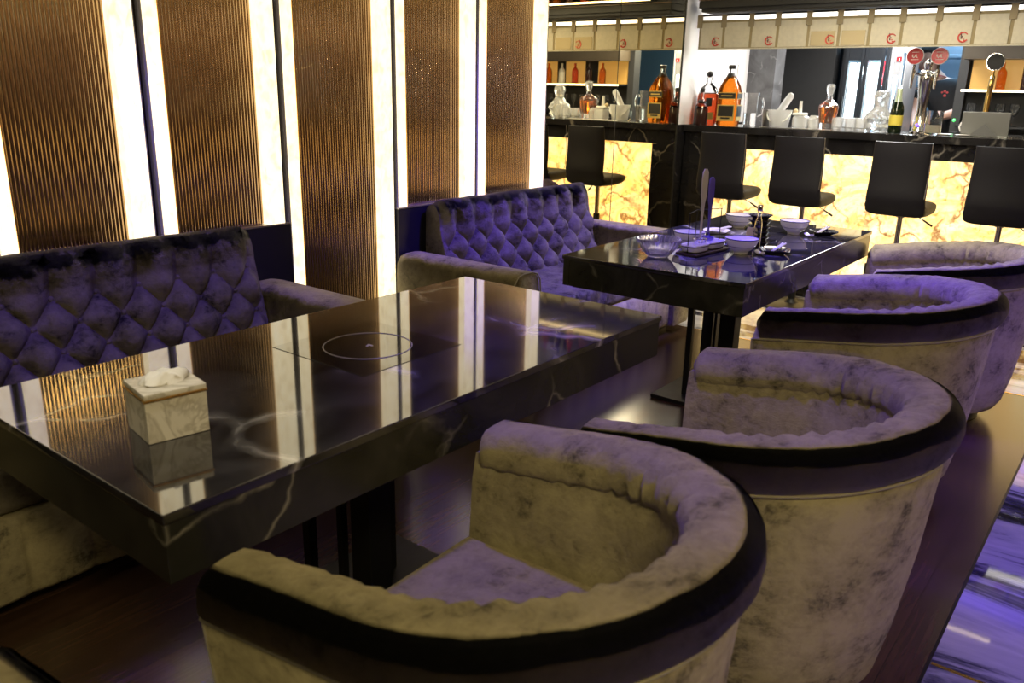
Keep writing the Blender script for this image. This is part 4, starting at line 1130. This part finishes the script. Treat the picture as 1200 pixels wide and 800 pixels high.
for k in range(6):
    y = .03-.17*k; mt = ('whisky', 'darkspirit', 'cognac', 'label_white', 'whisky')[k % 5]
    b = MB().lathe([(.03, 0), (.034, .006), (.034, .12), (.03, .14), (.012, .165), (.012, .205), (.008, .207)], seg=18)
    o = tag(b.build('spirit_bottle', M[mt]), ('amber', 'nearly black', 'red brown', 'off white', 'amber', 'amber')[k] + ' bottle on the glowing back shelf, ' + ('nearest the dark post', 'second from the dark post', 'third from the dark post', 'fourth from the dark post', 'fifth from the dark post', 'farthest from the dark post')[k], 'bottle', 'bottles on the glowing back shelf'); o.location = (BK-.10, y, 1.4745)
for k in range(10):
    y = .20-.10*k
    b = MB().lathe([(.034, 0), (.002+.03, .002), (.004, .006), (.004, .07), (.02, .085), (.036, .12), (.033, .165), (.031, .165), (.033, .12), (.017, .088), (.003, .076)], seg=20)
    o = tag(b.build('wine_glass', M['glass']), 'stemmed glass on the shelf under the glowing one', 'glass', 'stemmed glasses on the back bar'); o.location = (BK-.12, y, 1.209)
tag(MB().ball((BK-.06, .32, 1.24), .012).build('pilot_lamp', M['green_led']), 'tiny green pilot light on the dark post behind the bar', 'lamp')

# ------------------------------------------------------------------ bartender
def skin_body(name, verts, edges, radii, mat, parent=None, sub=2, root=0):
    me = bpy.data.meshes.new(name); me.from_pydata(verts, edges, []); me.update()
    o = bpy.data.objects.new(name, me); C.objects.link(o)
    o.modifiers.new('skin', 'SKIN'); 
    sv = me.skin_vertices[0].data if me.skin_vertices else None
    if sv is None:
        bm = bmesh.new(); bm.from_mesh(me); lay = bm.verts.layers.skin.verify(); bm.to_mesh(me); bm.free(); sv = me.skin_vertices[0].data
    for i, r in enumerate(radii):
        sv[i].radius = r if isinstance(r, tuple) else (r, r)
        sv[i].use_root = (i == root)
    o.modifiers['skin'].use_smooth_shade = True
    ss = o.modifiers.new('sub', 'SUBSURF'); ss.levels = sub; ss.render_levels = sub
    me.materials.append(mat)
    if parent: o.parent = parent
    return o
# local frame: person stands at origin; works leaning towards +y (photo left), facing the counter
pr = thing('person', 'person in a black T-shirt with red print working behind the bar', 'person', (8.07, .54, 0)); pr.scale = (1.07, 1.07, 1.07)
V = [(0, 0, .95), (-.01, .02, 1.10), (-.02, .05, 1.25), (-.03, .09, 1.38), (-.04, .125, 1.455), (-.055, .17, 1.51), (-.075, .215, 1.56),       # 0-6 pelvis..neck..head base
     (-.05, .255, 1.37), (-.16, .27, 1.20), (-.30, .23, 1.10), (-.36, .20, 1.09),              # 7-10 his right... far arm (to +y)
     (-.07, -.085, 1.40), (-.14, -.11, 1.22), (-.28, .04, 1.165), (-.345, .10, 1.14),           # 11-14 near arm (-y side) reaching across
     (0, .10, .90), (0, .11, .50), (.01, .11, .09), (-.12, .12, .045),                         # 15-18
     (0, -.10, .90), (0, -.11, .50), (.01, -.11, .09), (-.12, -.12, .045)]                       # 19-22
Ed = [(0, 1), (1, 2), (2, 3), (3, 4), (4, 5), (5, 6), (3, 7), (7, 8), (8, 9), (9, 10), (3, 11), (11, 12), (12, 13), (13, 14), (0, 15), (15, 16), (16, 17), (17, 18), (0, 19), (19, 20), (20, 21), (21, 22)]
Rd = [(.15, .12), (.135, .105), (.15, .11), (.155, .11), (.075, .065), (.052, .052), (.05, .05), .062, .045, .034, .026, .062, .045, .034, .026, .085, .058, .042, .035, .085, .058, .042, .035]
body = skin_body('body', V, Ed, Rd, M['skin'], pr)
# head with face
b = MB(); hc = Vector((-.095, .235, 1.625))
secs = []
for z, rx, ry, ox in ((-.115, .030, .034, -.030), (-.10, .050, .050, -.022), (-.07, .070, .062, -.012), (-.03, .084, .070, -.004), (.01, .092, .075, 0), (.05, .094, .076, .004), (.085, .082, .068, .008), (.108, .055, .048, .010), (.118, .02, .02, .010)):
    ring = []
    for k in range(24):
        a = 2*PI*k/24; x = ox-rx*math.cos(a); y = ry*math.sin(a)
        if abs(z+.01) < .03 and abs(math.sin(a)) < .30 and math.cos(a) > 0: x -= .014   # nose bridge
        ring.append(Vector((x, y, z)))
    secs.append(ring)
b.loft(secs)
b.ball((-.096, 0, -.022), .016, 2, (1, .8, .9)); b.box((-.088, 0, .002), (.016, .016, .04), bev=.006)
for s_ in (-1, 1): b.ball((.008, s_*.076, -.005), .026, 2, (.7, .35, 1))
hd = b.build('head', M['skin'], pr, 60); hd.location = hc; hd.rotation_euler = (math.radians(-12), math.radians(-22), math.radians(-38))
b = MB(); secs = []
for z, k in ((-.02, 1.02), (.03, 1.06), (.07, 1.07), (.105, .98), (.13, .6), (.138, .15)):
    r = (.094 if z < .06 else .09)*k
    secs.append([Vector((.012-r*math.cos(2*PI*q/24)*(1 if math.cos(2*PI*q/24) < 0 else (.35 if z < .04 else .95)), r*.83*math.sin(2*PI*q/24), z)) for q in range(24)])
b.loft(secs); b.build('hair', M['hair'], hd, 60)
b = MB()
for s_ in (-1, 1): b.ball((-.086, s_*.032, .008), .009, 2)
b.build('eyes', M['white_print'], hd)
b = MB()
for s_ in (-1, 1): b.ball((-.094, s_*.032, .007), .0045, 1); b.box((-.089, s_*.032, .028), (.008, .034, .006), bev=.002)
b.build('pupils_and_brows', M['hair'], hd)
b = MB(); b.ball((-.086, 0, -.060), .02, 2, (.35, 1, .28)); b.build('lips', simple('lips', (.50, .20, .18), .5), hd)
# T-shirt: a slightly larger skin over trunk and upper arms
sv_ = [(0, 0, .90), (-.01, .02, 1.10), (-.02, .05, 1.25), (-.03, .09, 1.385), (-.04, .122, 1.445), (-.05, .265, 1.375), (-.115, .275, 1.27), (-.07, -.095, 1.405), (-.118, -.112, 1.275)]
se_ = [(0, 1), (1, 2), (2, 3), (3, 4), (3, 5), (5, 6), (3, 7), (7, 8)]
sr_ = [(.175, .14), (.16, .125), (.172, .13), (.172, .128), (.078, .075), .078, .072, .080, .074]
ts = skin_body('t_shirt', sv_, se_, sr_, M['shirt'], pr)
b = MB(); secs = []
for k in range(9):
    a = k/8*2*PI
    b.ball((-.150+.0*k, .055+.028*math.cos(a), 1.335+.035*math.sin(a)), .014, 1, (.6, 1, 1))
b.ball((-.156, .05, 1.335), .016, 1, (.6, 1, 1)); b.build('chest_print', M['shirt_print'], ts)
b = MB(); b.tube([(-.04+.052*math.cos(a)-.012, .130+.052*math.sin(a), 1.478-.02*math.cos(a)) for a in [2*PI*k/20 for k in range(20)]], .0045, 6, closed=True); b.build('red_collar', M['shirt_print'], ts)
tr = skin_body('trousers', [(0, 0, .95), (0, .10, .88), (0, .11, .50), (.01, .11, .10), (0, -.10, .88), (0, -.11, .50), (.01, -.11, .10)], [(0, 1), (1, 2), (2, 3), (0, 4), (4, 5), (5, 6)], [(.165, .135), .102, .074, .062, .102, .074, .062], M['trousers'], pr)
def hand(wrist, d, nrm, name='hand'):
    """palm with five fingers; d = pointing direction, nrm = back of hand"""
    d = Vector(d).normalized(); nrm = Vector(nrm).normalized(); s_ = d.cross(nrm).normalized(); W_ = Vector(wrist)
    v = [W_, W_+d*.035, W_+d*.075]; e = [(0, 1), (1, 2)]; r = [(.024, .018), (.036, .016), (.038, .014)]
    for j, (off, L_) in enumerate(((-.030, .068), (-.010, .078), (.010, .072), (.029, .056))):
        k = len(v); base = W_+d*.080+s_*off
        v += [base, base+d*L_*.5-nrm*.008, base+d*L_*.85-nrm*.030]; e += [(2, k), (k, k+1), (k+1, k+2)]; r += [.0105, .009, .0078]
    k = len(v); base = W_+d*.030-s_*.036
    v += [base, base+d*.030-s_*.020-nrm*.008, base+d*.058-s_*.022-nrm*.018]; e += [(1, k), (k, k+1), (k+1, k+2)]; r += [.013, .011, .009]
    return skin_body(name, [tuple(x) for x in v], e, r, M['skin'], body, 1)
hand((-.36, .20, 1.09), (-.6, -.35, -.4), (-.35, .0, .9)); hand((-.345, .10, 1.14), (-.65, .5, -.35), (-.35, 0, .9))
MB().tube([Vector((-.315, .072, 1.152)) + .029*(math.cos(a)*Vector((.5, -.6, .6)).normalized()*1 + math.sin(a)*Vector((.55, .75, .3)).normalized()) for a in [2*PI*k/18 for k in range(18)]], .003, 5, closed=True).build('bracelet', simple('pink bracelet', (.6, .25, .4), .5), body)
b = MB()
for s_ in (-1, 1): b.box((-.05, .115*s_, .035), (.27, .10, .066), bev=.02, seg=3)
b.build('shoes', M['cap_black'], pr)
